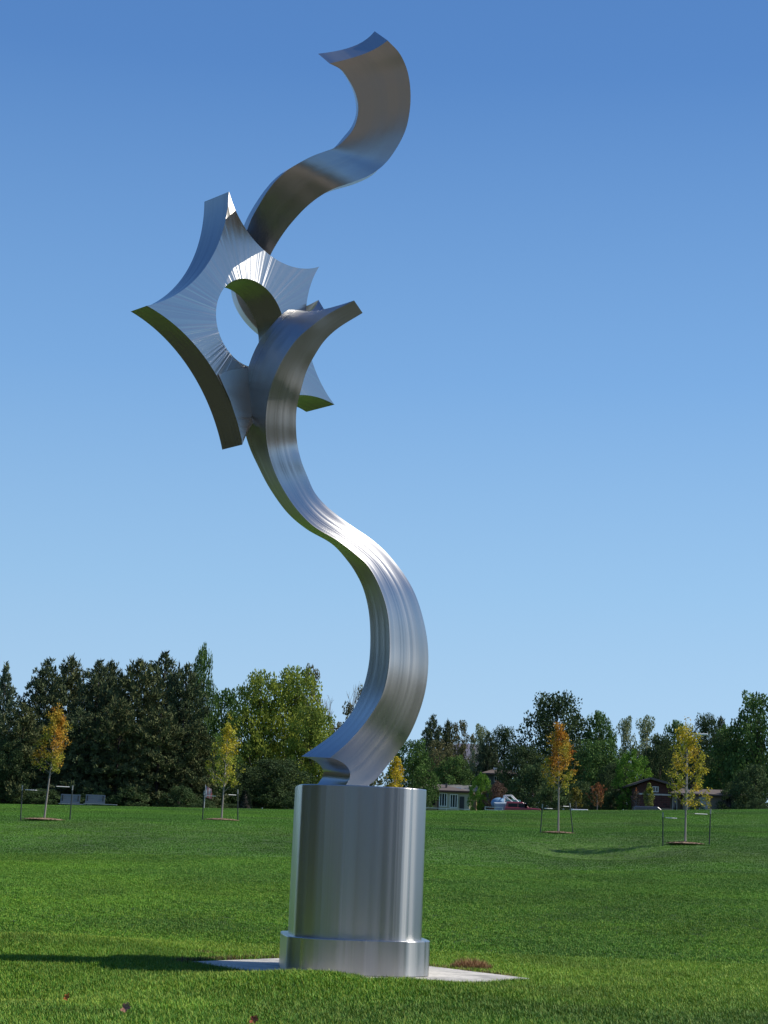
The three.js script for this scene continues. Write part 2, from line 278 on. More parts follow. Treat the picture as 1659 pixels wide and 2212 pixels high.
const lower = [ // A, M, R, depth, k
  [651, 1634, 713, 1637, 714, 1722, -10, .7], [688, 1609, 744, 1611, 797, 1696, -12, .7], [722, 1583, 769, 1585, 845, 1643, -15, .72], [757, 1543, 797, 1550, 880, 1596, -18, .75], [782, 1492, 826, 1500, 908, 1532, -20, .85], [796, 1438, 839, 1447, 922, 1474, -20, .9],
  [800, 1380, 842, 1388, 925, 1405, -15, .95], [796, 1318, 837, 1323, 914, 1336, -10, 1], [784, 1270, 820, 1268, 890, 1269, -5, 1, 3], [768, 1237, 796, 1224, 846, 1206, 0, 1, 11], [751, 1212, 770, 1199, 808, 1169, 0, 1.1, 22], [718, 1176, 728, 1167, 753, 1131, 0, 1.2, 29],
  [662, 1143, 678, 1137, 706, 1094, 0, 1.15, 25], [622, 1109, 641, 1100, 680, 1064, 0, 1.1, 13], [582, 1054, 608, 1050, 664, 1029, 0, 1, 5], [557, 1006, 588, 1005, 651, 996, -5, 1], [539, 966, 577.6, 964, 642.5, 960, -12, 1], [528, 925, 574, 915, 639.5, 923, -30, 1],
  [526, 855, 579, 861, 641, 882, -50, 1], [536, 795, 593, 813, 650, 843, -75, 1], [556, 745, 615, 769.5, 663, 800, -90, 1], [578, 714, 641, 733, 682, 764, -95, 1.1], [600, 688, 670, 707, 702, 735, -90, 1.3], [614, 675, 708, 679, 729, 710, -70, 1.6], [623, 669, 765, 649, 783.4, 676, -45, 1.9]];
const upper = [
  [687, 116, 711.6, 137, 837.3, 87.3, 0, .7, -24], [727, 141, 737, 151, 862, 113.6, 0, .72, -10], [750, 171, 754, 174, 876.8, 142.9, 0, .75], [762, 196, 766, 197, 884.4, 173.6, 0, .75], [769, 226, 773.5, 226, 887, 211.6, 0, .75], [768, 251, 772, 252.5, 884, 246.7, 0, .75],
  [758, 276, 763, 278.8, 876.8, 278.8, 0, .75, -6], [741, 297, 745.5, 300.8, 862, 311, 0, .75, -14], [724, 317, 725, 318, 833, 352, 0, .75, -22], [707, 330, 702, 327, 800.8, 377, 0, .75, -25], [682, 342, 675, 337, 760, 394, 0, .8, -24], [652, 354, 648.7, 350.5, 719, 408.5, 0, .8, -19],
  [621, 366, 622.4, 366.5, 686.8, 427, 5, .8, -13], [593, 387, 596, 390, 660.4, 448.4, 15, .8, -12], [571, 412, 575.6, 416.3, 637, 473, 28, .8, -5], [551, 441, 558, 445.5, 616.6, 498, 45, .8], [535, 469, 543.5, 471.8, 599, 524.5, 65, .8], [524, 494, 533, 498, 584.4, 550.8, 85, .8],
  [504, 541, 513, 543, 577, 572, 110, .8], [497, 584, 506.4, 583, 569.6, 597.7, 130, .8], [498, 620, 506.4, 619.7, 573, 623, 140, .8], [505.5, 656, 514.8, 652.5, 584, 641.6, 150, .8], [527.6, 694, 535, 687, 604, 656, 160, .8], [566, 729, 573, 724, 630, 663.5, 170, .8],
  [624, 757, 622.6, 744, 659, 661.7, 180, .8], [676, 776, 658, 748, 688, 648, 180, .6]];
{
  const bell = x => 4 * x * (1 - x);
  const lo = mesh('lower_arm', makeRibbon(lower, { start: (a, b) => .029 * bell(b), end: (a, b) => .031 * bell(a), tilt: .10 }, ORG), steelRibbon, sculpture); lo.userData.label = 'S-shaped lower arm rising from the pedestal to a forked end';
  const up = mesh('upper_arm', makeRibbon(upper, { start: (a, b) => .012 * bell(b), end: (a, b) => .035 * bell(b), lean: .42, shift: FWD }, ORG), steelUpper, sculpture); up.userData.label = 'curling upper arm with a hollow cut end at the top';
}
{ // up-curved end of the upper arm, seen past the star
  const Q = (x, y, z) => at(x, y, D0 + (z + FWD) / PXM).sub(ORG), bez = (a, b, c, t) => a.clone().multiplyScalar((1 - t) ** 2).addScaledVector(b, 2 * t * (1 - t)).addScaledVector(c, t * t);
  const e0 = t => bez(Q(640, 686, 60), Q(678, 676, 78), Q(688, 648, 110), t), e1 = t => bez(Q(650, 700, 30), Q(686, 694, 45), Q(706, 678, 75), t), bk = Q(676, 690, 150).sub(Q(676, 690, 60));
  const g0 = gridGeo(8, 12, (u, v) => e0(v).lerp(e1(v), u), (u, v) => [v * .5, 2.3 + u * .3]), g1 = gridGeo(2, 12, (u, v) => e1(v).addScaledVector(bk, u), (u, v) => [v * .5, u * .4]), g2 = gridGeo(2, 12, (u, v) => e0(v).addScaledVector(bk, u), (u, v) => [v * .5, u * .4], true), g3 = gridGeo(2, 2, (u, v) => e0(1).lerp(e1(1), v).addScaledVector(bk, u), (u, v) => [v * .3, u * .4]);
  const tp = mesh('arm_tip', mergeGeometries([g0, g1, g2, g3]), steelRibbon, sculpture); tp.userData.label = 'upturned steel tip catching the sun behind the star';
}
{ // five-pointed star ring
  const C = at(542, 698, D0 + FWD / PXM), e3 = C.clone().sub(camera.position).normalize(), right = V(1, 0, 0).applyQuaternion(camera.quaternion), e1 = right.sub(e3.clone().multiplyScalar(right.dot(e3))).normalize(), e2 = e3.clone().cross(e1).normalize(); if (e2.y > 0) e2.negate();
  const m = (a, b, c) => e1.clone().multiplyScalar(a).add(e2.clone().multiplyScalar(b)).add(e3.clone().multiplyScalar(c));
  const Uv = m(.72 * .953, -.72 * .304, .694), Vv = m(.304, .953, 0), Nn = m(.694 * .953, -.694 * .304, -.72), px = C.distanceTo(camera.position) / Math.hypot(F, 542 - CX, 698 - CY);
  const tips = [[60, -283, .22], [259, -74, .20], [169, 230, .19], [-135, 238, .14], [-265, -98, .15]], NB = 40, bd = [], TH = 74, RH = 98;
  tips.forEach(([x, y, sag], i) => {
    const [x2, y2] = tips[(i + 1) % 5], dx = x2 - x, dy = y2 - y, L = Math.hypot(dx, dy), s = sag * L, r = (L * L / 4 + s * s) / (2 * s); let nx = -dy / L, ny = dx / L; if (nx * (x + dx / 2) + ny * (y + dy / 2) > 0) { nx = -nx; ny = -ny; }
    const half = Math.asin(L / 2 / r), cx = x + dx / 2 - nx * (r - s), cy = y + dy / 2 - ny * (r - s);
    for (let k = 0; k <= NB; k++) { const a = lerp(-half, half, k / NB); bd.push([cx + nx * r * Math.cos(a) + dx / L * r * Math.sin(a), cy + ny * r * Math.cos(a) + dy / L * r * Math.sin(a)]); }
  });
  bd.push(bd[0]);
  const P3 = (x, y, b) => C.clone().add(Uv.clone().multiplyScalar(x * px)).add(Vv.clone().multiplyScalar(y * px)).sub(Nn.clone().multiplyScalar(b * TH * (1.05 + .0012 * x) * px)).sub(ORG);
  const nb = bd.length - 1, ringP = (u, v, b) => { const [x, y] = bd[Math.round(v * nb)], r = Math.hypot(x, y); return P3(lerp(x / r * RH, x, u), lerp(y / r * RH, y, u), b); };
  let angAcc = [0]; for (let i = 1; i <= nb; i++) { const d = Math.atan2(bd[i][1], bd[i][0]) - Math.atan2(bd[i - 1][1], bd[i - 1][0]); angAcc.push(angAcc[i - 1] + Math.atan2(Math.sin(d), Math.cos(d))); }
  const face = b => gridGeo(14, nb, (u, v) => ringP(u, v, b), (u, v) => { const i = Math.round(v * nb); return [lerp(.4, .9, u), angAcc[i] * .9]; }, b === 1);
  const parts = [face(0), face(1), gridGeo(6, nb, (u, v) => { const [x, y] = bd[Math.round(v * nb)], r = Math.hypot(x, y); return P3(x / r * RH, y / r * RH, u); }, (u, v) => [angAcc[Math.round(v * nb)] * .5, u * .35 + 4], true)];
  for (let t = 0; t < 5; t++) parts.push(gridGeo(6, NB, (u, v) => { const [x, y] = bd[t * (NB + 1) + Math.round(v * NB)]; return P3(x, y, u); }, (u, v) => [v * 1.8, u * .36 + t * .77]));
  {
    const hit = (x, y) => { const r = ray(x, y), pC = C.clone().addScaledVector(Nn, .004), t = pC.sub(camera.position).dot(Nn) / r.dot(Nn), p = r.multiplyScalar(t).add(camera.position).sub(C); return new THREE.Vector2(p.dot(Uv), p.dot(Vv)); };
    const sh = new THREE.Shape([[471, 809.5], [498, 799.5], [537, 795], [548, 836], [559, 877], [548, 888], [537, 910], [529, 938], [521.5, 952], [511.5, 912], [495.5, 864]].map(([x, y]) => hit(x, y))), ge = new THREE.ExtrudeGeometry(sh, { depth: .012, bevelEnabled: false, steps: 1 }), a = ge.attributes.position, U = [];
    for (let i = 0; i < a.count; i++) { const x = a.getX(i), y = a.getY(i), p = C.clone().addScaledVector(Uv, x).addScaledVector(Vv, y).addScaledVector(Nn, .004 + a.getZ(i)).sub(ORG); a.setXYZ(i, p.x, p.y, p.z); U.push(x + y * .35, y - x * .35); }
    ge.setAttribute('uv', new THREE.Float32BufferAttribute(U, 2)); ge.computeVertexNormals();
    mesh('added_shade_plate', ge, steelPlate, sculpture).userData.label = 'thin plate added on the lower leg of the star, ground crosswise to look shaded';  // added plate: its crosswise grain stands in for shadow on this leg
  }
  const s = mesh('star_ring', mergeGeometries(parts), steelStar, sculpture); s.userData.label = 'five-pointed steel star plate with a round hole';
}
// rest of the scene follows
// ---------------------------------------------------------------- vegetation builders
const bark = { grey: std(col(.22, .19, .16), .9), dark: std(col(.07, .055, .045), .95), sap: std(col(.30, .27, .24), .85) };
const leafMat = new THREE.MeshPhysicalMaterial({ vertexColors: true, roughness: .85, side: THREE.DoubleSide, transmission: .25, thickness: 0, specularIntensity: .2 });
const needleMat = new THREE.MeshPhysicalMaterial({ vertexColors: true, roughness: .85, specularIntensity: .25, side: THREE.DoubleSide });
class Leaves {
  constructor() { this.p = []; this.c = []; }
  quad(c, dir, side, l, w, color) { // a pointed leaf: two triangles folded along the middle
    const P = this.p, tip = [c.x + dir.x * l, c.y + dir.y * l, c.z + dir.z * l], m = [c.x + dir.x * l * .45, c.y + dir.y * l * .45, c.z + dir.z * l * .45];
    const a = [m[0] + side.x * w, m[1] + side.y * w - w * .25, m[2] + side.z * w], b = [m[0] - side.x * w, m[1] - side.y * w - w * .25, m[2] - side.z * w];
    P.push(c.x, c.y, c.z, ...a, ...tip, c.x, c.y, c.z, ...tip, ...b);
    for (let k = 0; k < 6; k++) this.c.push(color[0], color[1], color[2]);
  }
  geo() { const g = new THREE.BufferGeometry(); g.setAttribute('position', new THREE.Float32BufferAttribute(this.p, 3)); g.setAttribute('color', new THREE.Float32BufferAttribute(this.c, 3)); g.computeVertexNormals(); return g; }
}
function rdir(R) { const z = R() * 2 - 1, a = R() * 6.2832, s = Math.sqrt(1 - z * z); return V(s * Math.cos(a), z, s * Math.sin(a)); }
function orth(d, R) { return d.clone().cross(rdir(R)).normalize(); }
const mix3 = (a, b, t) => [lerp(a[0], b[0], t), lerp(a[1], b[1], t), lerp(a[2], b[2], t)];

// broad-leaved tree of unit height: limbs end in clumps of leaves spread over an uneven crown
function broadleaf(seed, o) {
  const R = rng(seed), L = new Leaves(), wood = [], hw = o.w / 2, y0 = o.base ?? .12;
  wood.push(bar(V(0, -.03, 0), V((R() - .5) * .02, .45, (R() - .5) * .02), .022, .014), bar(V(0, .45, 0), V((R() - .5) * .03, .8, (R() - .5) * .03), .014, .005));
  const n = o.clumps ?? 60;
  for (let k = 0; k < n; k++) {
    const t = (k + R()) / n, y = lerp(y0, .97, Math.pow(t, .85)), f = (y - y0) / (1 - y0);
    const env = hw * Math.pow(Math.sin(Math.PI * clamp(o.shape === 'cone' ? .5 + f * .46 : o.shape === 'dome' ? .22 + f * .72 : .12 + f * .80, 0, 1)), o.shape === 'cone' ? 1.1 : .75);
    const a = k * 2.39996 + R() * .8, rr = env * (R() < .3 ? .45 * R() : .62 + .38 * R());
    const c = V(Math.cos(a) * rr, y + (R() - .5) * .05, Math.sin(a) * rr), s = (o.clump ?? .10) * (.6 + .75 * R()) * (1 - .35 * f);
    if (k % 2 === 0) wood.push(bar(V(0, Math.max(.1, y - .16 - rr * .4), 0), c, .007 * (1.3 - f), .0015, 5));
    const tone = R(), base = mix3(o.colors[0], o.colors[1], tone), alt = o.colors[2];
    const m = Math.round(1.9 * (o.leaves ?? 5200) / n * (s / (o.clump ?? .10)) ** 2);
    for (let q = 0; q < m; q++) {
      const d = rdir(R), r = s * Math.pow(R(), .4), p = V(c.x + d.x * r, c.y + d.y * r * .72, c.z + d.z * r);
      const dir = d.clone().multiplyScalar(.6).add(rdir(R)).add(V(0, .15 - (o.droop ?? 0), 0)).normalize(), v = .75 + .5 * R();
      const cl = alt && R() < (o.altShare ?? .12) * (.4 + 1.4 * vnoise(c.x * 14 + 3, c.y * 14 + k * .3)) ? alt : base;
      const l = (o.leaf ?? .022) * 1.15 * (.7 + .6 * R());
      L.quad(p, dir, orth(dir, R), l, l * .46, [cl[0] * v, cl[1] * v, cl[2] * v]);
    }
  }
  return { crown: L.geo(), trunk: merge(wood) };
}
// conifer of unit height: whorls of boughs carrying upturned tufts of needles
function conifer(seed, o) {
  const R = rng(seed), L = new Leaves(), wood = [bar(V(0, -.03, 0), V(0, .97, 0), .018, .003)];
  const W = o.whorls ?? 24;
  for (let w = 0; w < W; w++) {
    const f = w / (W - 1), y = lerp(.06, .965, Math.pow(f, .92)), reach = o.w / 2 * (Math.pow(1 - f, o.pow ?? .75) * .97 + .05) * (f < .12 ? .75 + f * 2 : 1) * (f > .78 ? 1 - (f - .78) * 2.2 : 1), nb = f > .9 ? 4 : 7;
    for (let b = 0; b < nb; b++) {
      if (f < .85 && R() < .08) continue;
      const a = w * 1.1 + b * 6.283 / nb + R() * .7, len = reach * (.62 + .55 * R()), up = lerp(-.18, .9, Math.pow(f, 2.2)) + (R() - .5) * .25, d = V(Math.cos(a), up, Math.sin(a)).normalize(), s0 = V(0, y, 0), e = s0.clone().addScaledVector(d, len).add(V(0, len * .12, 0));
      if (b % 2 === 0) wood.push(bar(s0, e, .004 * (1.2 - f), .0012, 4));
      const nc = Math.max(2, Math.round(len / .032));
      for (let c = 1; c <= nc; c++) {
        const t = .16 + .86 * c / nc, q = s0.clone().lerp(e, t), sp = .03 * (1 - t * .35), cs = o.tuft * (.75 + .55 * R());
        const side = V(-d.z, 0, d.x).multiplyScalar((R() - .5) * len * .55 * t); q.add(side).add(V(0, (R() - .5) * sp * 2, 0));
        const base = mix3(o.colors[0], o.colors[1], R()), nn = Math.round((o.needles ?? 9) * (f > .8 ? .6 : 1));
        for (let k = 0; k < nn; k++) {
          const dir = d.clone().multiplyScalar(.55).add(rdir(R).multiplyScalar(.8)).add(V(0, .5, 0)).normalize(), v = .65 + .7 * R(), l = cs * (.7 + .6 * R());
          L.quad(V(q.x + (R() - .5) * cs * 1.1, q.y + (R() - .5) * cs * 1.0, q.z + (R() - .5) * cs * .8), dir, orth(dir, R), l, l * .17, [base[0] * v, base[1] * v, base[2] * v]);
        }
      }
    }
  }
  return { crown: L.geo(), trunk: merge(wood) };
}
const G = {
  pineA: conifer(21, { w: .70, needles: 22, tuft: .028, colors: [[0.066, 0.090, 0.043], [0.131, 0.156, 0.070]], pow: .55 }),
  pineB: conifer(22, { w: .76, needles: 22, tuft: .031, colors: [[0.066, 0.086, 0.034], [0.152, 0.161, 0.066]], pow: .5 }),
  spruce: conifer(23, { w: .46, needles: 18, tuft: .026, whorls: 30, colors: [[0.086, 0.120, 0.070], [0.168, 0.199, 0.112]], pow: .85 }),
  green: broadleaf(31, { w: .92, clumps: 90, leaves: 9000, clump: .125, colors: [[0.066, 0.121, 0.034], [0.120, 0.205, 0.049]], shape: 'dome' }),
  dark: broadleaf(32, { w: 1.05, clumps: 125, leaves: 12000, leaf: .020, clump: .135, colors: [[0.044, 0.075, 0.030], [0.083, 0.121, 0.042]], shape: 'dome', base: .16 }),
  yellow: broadleaf(33, { w: .68, clumps: 105, leaves: 11000, leaf: .018, clump: .105, colors: [[0.181, 0.242, 0.046], [0.325, 0.370, 0.054]], alt: 1, shape: 'oval', base: .08 }),
  olive: broadleaf(34, { w: .7, clumps: 60, leaves: 4600, leaf: .020, clump: .085, colors: [[0.110, 0.119, 0.049], [0.201, 0.177, 0.081]], shape: 'oval' }),
  pale: broadleaf(35, { w: .6, clumps: 52, leaves: 4200, leaf: .018, clump: .09, colors: [[0.182, 0.231, 0.105], [0.302, 0.328, 0.158]], shape: 'oval', base: .2 }),
  bush: broadleaf(36, { w: 1.3, clumps: 60, leaves: 5200, leaf: .034, clump: .17, colors: [[0.053, 0.088, 0.034], [0.098, 0.146, 0.049]], shape: 'dome', base: .02 }),
  plum: broadleaf(37, { w: 1.1, clumps: 46, leaves: 3600, leaf: .036, clump: .16, colors: [[0.098, 0.063, 0.049], [0.186, 0.114, 0.076]], shape: 'dome', base: .02 }),
  bright: broadleaf(38, { w: .95, clumps: 80, leaves: 8000, leaf: .022, clump: .11, colors: [[0.109, 0.219, 0.027], [0.186, 0.334, 0.042]], shape: 'dome', base: .05 }),
  mass: broadleaf(39, { w: 1.0, clumps: 46, leaves: 1500, leaf: .05, clump: .15, colors: [[.06, .08, .04], [.10, .13, .06]], shape: 'dome', base: .04 }),
};
const proto = {};
function plant(kind, name, category, label, x, top, dist, wpx, group, turn) {
  const base = at(x, 1750, dist), y = height(base.x, base.z), h = at(x, top, dist).y - y, sx = wpx ? wpx / (at(x + 1, top, dist).x - at(x, top, dist).x) ** -1 / (h * ({ pineA: .56, pineB: .64, spruce: .46, green: .85, dark: 1.05, yellow: .62, olive: .7, pale: .6, bush: 1.3, plum: 1.1, bright: .95 })[kind]) : 1;
  return plantAt(kind, name, category, label, V(base.x, y, base.z), h, sx, turn ?? x * 1.7, group);
}
function plantAt(kind, name, category, label, pos, h, sx, turn, group) {
  let t;
  if (!proto[kind]) {
    t = proto[kind] = new THREE.Group();
    mesh('crown', G[kind].crown, kind.startsWith('pine') || kind === 'spruce' ? needleMat : leafMat, t); mesh('trunk', G[kind].trunk, kind === 'pale' ? bark.grey : bark.dark, t);
  } else { t = proto[kind].clone(); t.userData = {}; }
  t.name = numbered(name); t.position.copy(pos); t.rotation.set(0, turn, 0); t.scale.set(h * sx, h, h * sx); scene.add(t);
  return tag(t, label, category, group);
}
const trees = [
  // left: a dense row of conifers
  ['spruce', -12, 1432, 136, 120, 'conifer', 'blue-green spruce cut off by the left edge of the photo'],
  ['pineA', 78, 1425, 140, 130, 'conifer', 'tall pine behind the orange sapling at the far left'],
  ['pineB', 132, 1418, 146, 120, 'conifer', 'pine with a pointed top just right of the orange left sapling'],
  ['pineA', 192, 1428, 138, 125, 'conifer', 'pine behind the right end of the left bench'],
  ['pineB', 218, 1428, 147, 110, 'conifer', 'pine whose twin top leans right behind the benches'],
  ['pineB', 283, 1424, 136, 150, 'conifer', 'broad pine in the middle of the dark conifer row'],
  ['pineA', 336, 1410, 143, 140, 'conifer', 'tallest pine of the dark row with an open spiky top'],
  ['pineA', 385, 1436, 138, 125, 'conifer', 'last pine of the row, beside the tall leafy tree'],
  ['pineB', 36, 1520, 130, 130, 'conifer', 'lower pine filling the gap beside the left spruce'],
  ['pineB', 247, 1510, 131, 140, 'conifer', 'lower bushy pine in front of the conifer row'],
  ['pineA', 158, 1530, 131, 130, 'conifer', 'lower pine just behind the left bench'],
  ['pineB', 335, 1530, 130, 140, 'conifer', 'lower dark pine right of the benches'],
  ['pineB', 410, 1560, 131, 120, 'conifer', 'lower pine at the right end of the conifer row'],
  ['green', 418, 1400, 152, 66, 'tree', 'tall narrow leafy tree rising over the end of the pines'],
  ['green', 478, 1490, 158, 120, 'tree', 'dark green leafy tree behind the yellow-green sapling'],
  ['green', 455, 1590, 140, 110, 'tree', 'low green tree behind the small flag'],
  ['yellow', 548, 1450, 150, 110, 'tree', 'yellow-green autumn tree, left of the pair beside the pedestal'],
  ['yellow', 622, 1442, 152, 130, 'tree', 'brightest yellow-green autumn tree left of the pedestal'],
  ['yellow', 668, 1520, 147, 110, 'tree', 'lower yellow-green tree partly behind the sculpture base'],
  ['olive', 652, 1434, 166, 66, 'tree', 'brownish tree top peeping over the yellow-green tree'],
  ['dark', 590, 1640, 142, 190, 'tree', 'dark low tree under the yellow-green pair'],
  ['dark', 500, 1650, 140, 120, 'tree', 'dark low tree behind the yellow-green sapling trunk'],
  ['olive', 778, 1480, 162, 100, 'tree', 'brown-green tree seen left of the lower arm'],
  ['olive', 728, 1560, 168, 80, 'tree', 'thin brown-green tree below the bare branches'],
  ['dark', 60, 1560, 166, 150, 'tree', 'dark tree deep behind the far left pines'],
  ['dark', 130, 1580, 168, 150, 'tree', 'dark tree deep behind the pines over the left bench'],
  ['dark', 215, 1560, 166, 150, 'tree', 'dark tree deep behind the pines over the right bench'],
  ['dark', 300, 1570, 168, 150, 'tree', 'dark tree deep behind the middle pines'],
  ['dark', 375, 1560, 166, 150, 'tree', 'dark tree deep behind the last pines'],
  ['green', 440, 1610, 168, 150, 'tree', 'green tree deep behind the small flag'],
  ['green', 555, 1600, 170, 150, 'tree', 'green tree deep behind the yellow-green pair'],
  ['dark', 690, 1620, 172, 150, 'tree', 'dark tree deep behind the sculpture base'],
  ['bush', 590, 1695, 140, 110, 'shrub', 'dark shrub under the yellow-green pair'],
  ['bush', 150, 1690, 132, 130, 'shrub', 'dark shrub right behind the left bench'],
  ['bush', 30, 1690, 130, 120, 'shrub', 'dark shrub at the left edge of the lawn'],
  // right: mixed trees round the houses
  ['dark', 1000, 1650, 244, 150, 'tree', 'dark tree deep behind the tan house'],
  ['dark', 1250, 1620, 252, 190, 'tree', 'dark tree deep behind the rust-red young tree'],
  ['dark', 1400, 1620, 254, 190, 'tree', 'dark tree deep behind the brick house'],
  ['green', 1490, 1610, 252, 170, 'tree', 'green tree deep behind the low house wing'],
  ['dark', 1590, 1600, 244, 170, 'tree', 'dark tree deep behind the right end of the wing'],
  ['green', 920, 1625, 240, 130, 'tree', 'green tree deep behind the pedestal top']
,
  ['pineA', 928, 1546, 245, 70, 'conifer', 'blue-green pine just right of the lower arm'],
  ['pineB', 962, 1556, 250, 50, 'conifer', 'slim pine second from the lower arm on the right'],
  ['olive', 994, 1556, 246, 66, 'tree', 'light olive tree left of the gap showing the hill'],
  ['green', 888, 1600, 178, 104, 'tree', 'bright green tree beside the top of the pedestal'],
  ['olive', 945, 1598, 230, 90, 'tree', 'reddish brown-green tree above the tan house'],
  ['green', 980, 1635, 226, 90, 'tree', 'green tree behind the roof of the tan house'],
  ['pale', 1034, 1562, 240, 50, 'tree', 'pale slender tree right of the gap showing the hill'],
  ['pineA', 1052, 1582, 232, 62, 'conifer', 'dark pine above the brown roofed house'],
  ['dark', 1086, 1572, 240, 90, 'tree', 'dark tree left of the big domed tree'],
  ['dark', 1198, 1500, 236, 180, 'tree', 'largest dark tree with a wide domed crown'],
  ['dark', 1130, 1612, 222, 120, 'tree', 'dark tree behind the boat'],
  ['bush', 1150, 1655, 212, 120, 'tree', 'bushy green tree behind the red car'],
  ['dark', 1226, 1600, 224, 120, 'tree', 'dark lower tree behind the orange right sapling'],
  ['green', 1292, 1540, 232, 84, 'tree', 'green tree just right of the domed tree'],
  ['green', 1295, 1600, 218, 130, 'tree', 'broad green tree above the small rust sapling'],
  ['pale', 1350, 1546, 250, 54, 'tree', 'pale grey-green tree on the left of a slender pair'],
  ['pale', 1394, 1545, 248, 66, 'tree', 'pale grey-green tree on the right of a slender pair'],
  ['bright', 1368, 1618, 206, 84, 'tree', 'bright green round tree over the brick house'],
  ['dark', 1330, 1650, 212, 90, 'tree', 'shaded dark tree left of the brick house'],
  ['dark', 1425, 1590, 232, 90, 'tree', 'dark tree behind the brick house roof'],
  ['green', 1462, 1560, 244, 84, 'tree', 'green tree behind the yellow right sapling'],
  ['dark', 1524, 1546, 238, 90, 'tree', 'dark tree behind the street lamp arm'],
  ['pineB', 1558, 1548, 246, 44, 'conifer', 'small dark pine top near the right edge'],
  ['green', 1640, 1500, 212, 140, 'tree', 'tall light green tree at the right edge of the photo'],
  ['green', 1588, 1570, 216, 130, 'tree', 'green tree left of the tall one at the right edge'],
  ['dark', 1515, 1625, 222, 130, 'tree', 'dark tree above the low house wing'],
  ['bush', 1632, 1655, 196, 110, 'shrub', 'big dark shrub mass at the right edge'],
  ['bush', 1590, 1690, 200, 80, 'shrub', 'dark shrub at the end of the low house wing'],
  ['bright', 1037, 1668, 200, 52, 'shrub', 'upright green shrub right of the tan house'],
  ['plum', 1072, 1690, 199, 64, 'shrub', 'plum-brown shrub left of the boat'],
  ['bush', 1190, 1690, 206, 100, 'shrub', 'dark shrub behind the right orange sapling trunk'],
  ['bush', 1255, 1690, 208, 90, 'shrub', 'dark shrub behind the small yellow sapling'],
  ['bush', 1506, 1728, 196, 34, 'shrub', 'round dark shrub in front of the white garage door'],
  ['bush', 1640, 1726, 190, 60, 'shrub', 'low light shrub at the right end of the lawn edge'],
  ['bush', 1320, 1712, 208, 70, 'shrub', 'dark hedge shrub left of the brick house wall'],
  ['bush', 440, 1728, 124, 60, 'shrub', 'low rounded shrub under the small flag'],
  ['bush', 500, 1737, 123, 70, 'shrub', 'low clipped hedge left of the cone shrub'],
  ['dark', 10, 1600, 129, 110, 'tree', 'dark bushy tree at the left edge below the spruce'],
  ['bush', 95, 1706, 128, 110, 'shrub', 'dark shrubs behind the left orange sapling trunk'],
  ['bush', 290, 1700, 128, 110, 'shrub', 'dark shrub right of the benches'],
  ['bush', 385, 1700, 128, 90, 'shrub', 'dark shrub left of the small flag'],
  ['bush', 660, 1705, 136, 110, 'shrub', 'dark shrub just left of the pedestal'],
  ['bush', 210, 1706, 129, 110, 'shrub', 'dark shrub behind the right bench'],
];
for (const [kind, x, top, d, w, cat, label] of trees) plant(kind, { conifer: 'conifer_tree', tree: 'leafy_tree', shrub: 'shrub' }[cat], cat, label, x, top, d, w);
{ // clipped dark cone shrub
  const p = at(528, 1750, 122), y = height(p.x, p.z), h = at(528, 1708, 122).y - y, w = at(546, 1750, 122).x - at(509, 1750, 122).x, R = rng(77), L = new Leaves();
  for (let k = 0; k < 3000; k++) { const f = Math.pow(R(), 1.2), a = R() * 6.283, r = w / 2 * Math.pow(1 - f * .94, .7) * (.9 + .12 * R()), d = V(Math.cos(a), .4, Math.sin(a)).normalize().add(rdir(R).multiplyScalar(.6)).normalize(), v = .7 + .6 * R(); L.quad(V(Math.cos(a) * r, f * h, Math.sin(a) * r), d, orth(d, R), .09, .03, [.022 * v, .036 * v, .020 * v]); }
  const t = thing('cone_shrub', 'clipped dark cone-shaped shrub left of the pedestal', 'shrub', V(p.x, y, p.z)); mesh('foliage', L.geo(), leafMat, t);
  mesh('core', (() => { const g = new THREE.ConeGeometry(w / 2 * .86, h * .97, 14); g.translate(0, h * .485, 0); return g; })(), bark.dark, t).name = 'dark_core';  // dark cone filling the inside of the foliage
}
{ // bare tree
  const R = rng(5), p = at(718, 1750, 158), y = height(p.x, p.z), h = at(722, 1466, 158).y - y, g = [];
  (function grow(a, d, len, r, n) { const e = a.clone().addScaledVector(d, len); g.push(bar(a, e, r, r * .68, 5)); if (!n) return; const k = n > 3 ? 2 : 3; for (let i = 0; i < k; i++) grow(a.clone().lerp(e, i ? .55 + .4 * R() : 1), d.clone().add(rdir(R).multiplyScalar(.42)).add(V(.04, .12, 0)).normalize(), len * (.62 + .16 * R()), r * .62, n - 1); })(V(0, 0, 0), V(.04, 1, 0).normalize(), h * .36, .16, 6);
  const bb = merge(g); bb.computeBoundingBox(); bb.scale(1, h / bb.boundingBox.max.y, 1);
  const t = thing('bare_tree', 'leafless grey tree standing between the yellow-green tree and the sculpture', 'tree', V(p.x, y, p.z)); mesh('branches', bb, bark.grey, t);
}

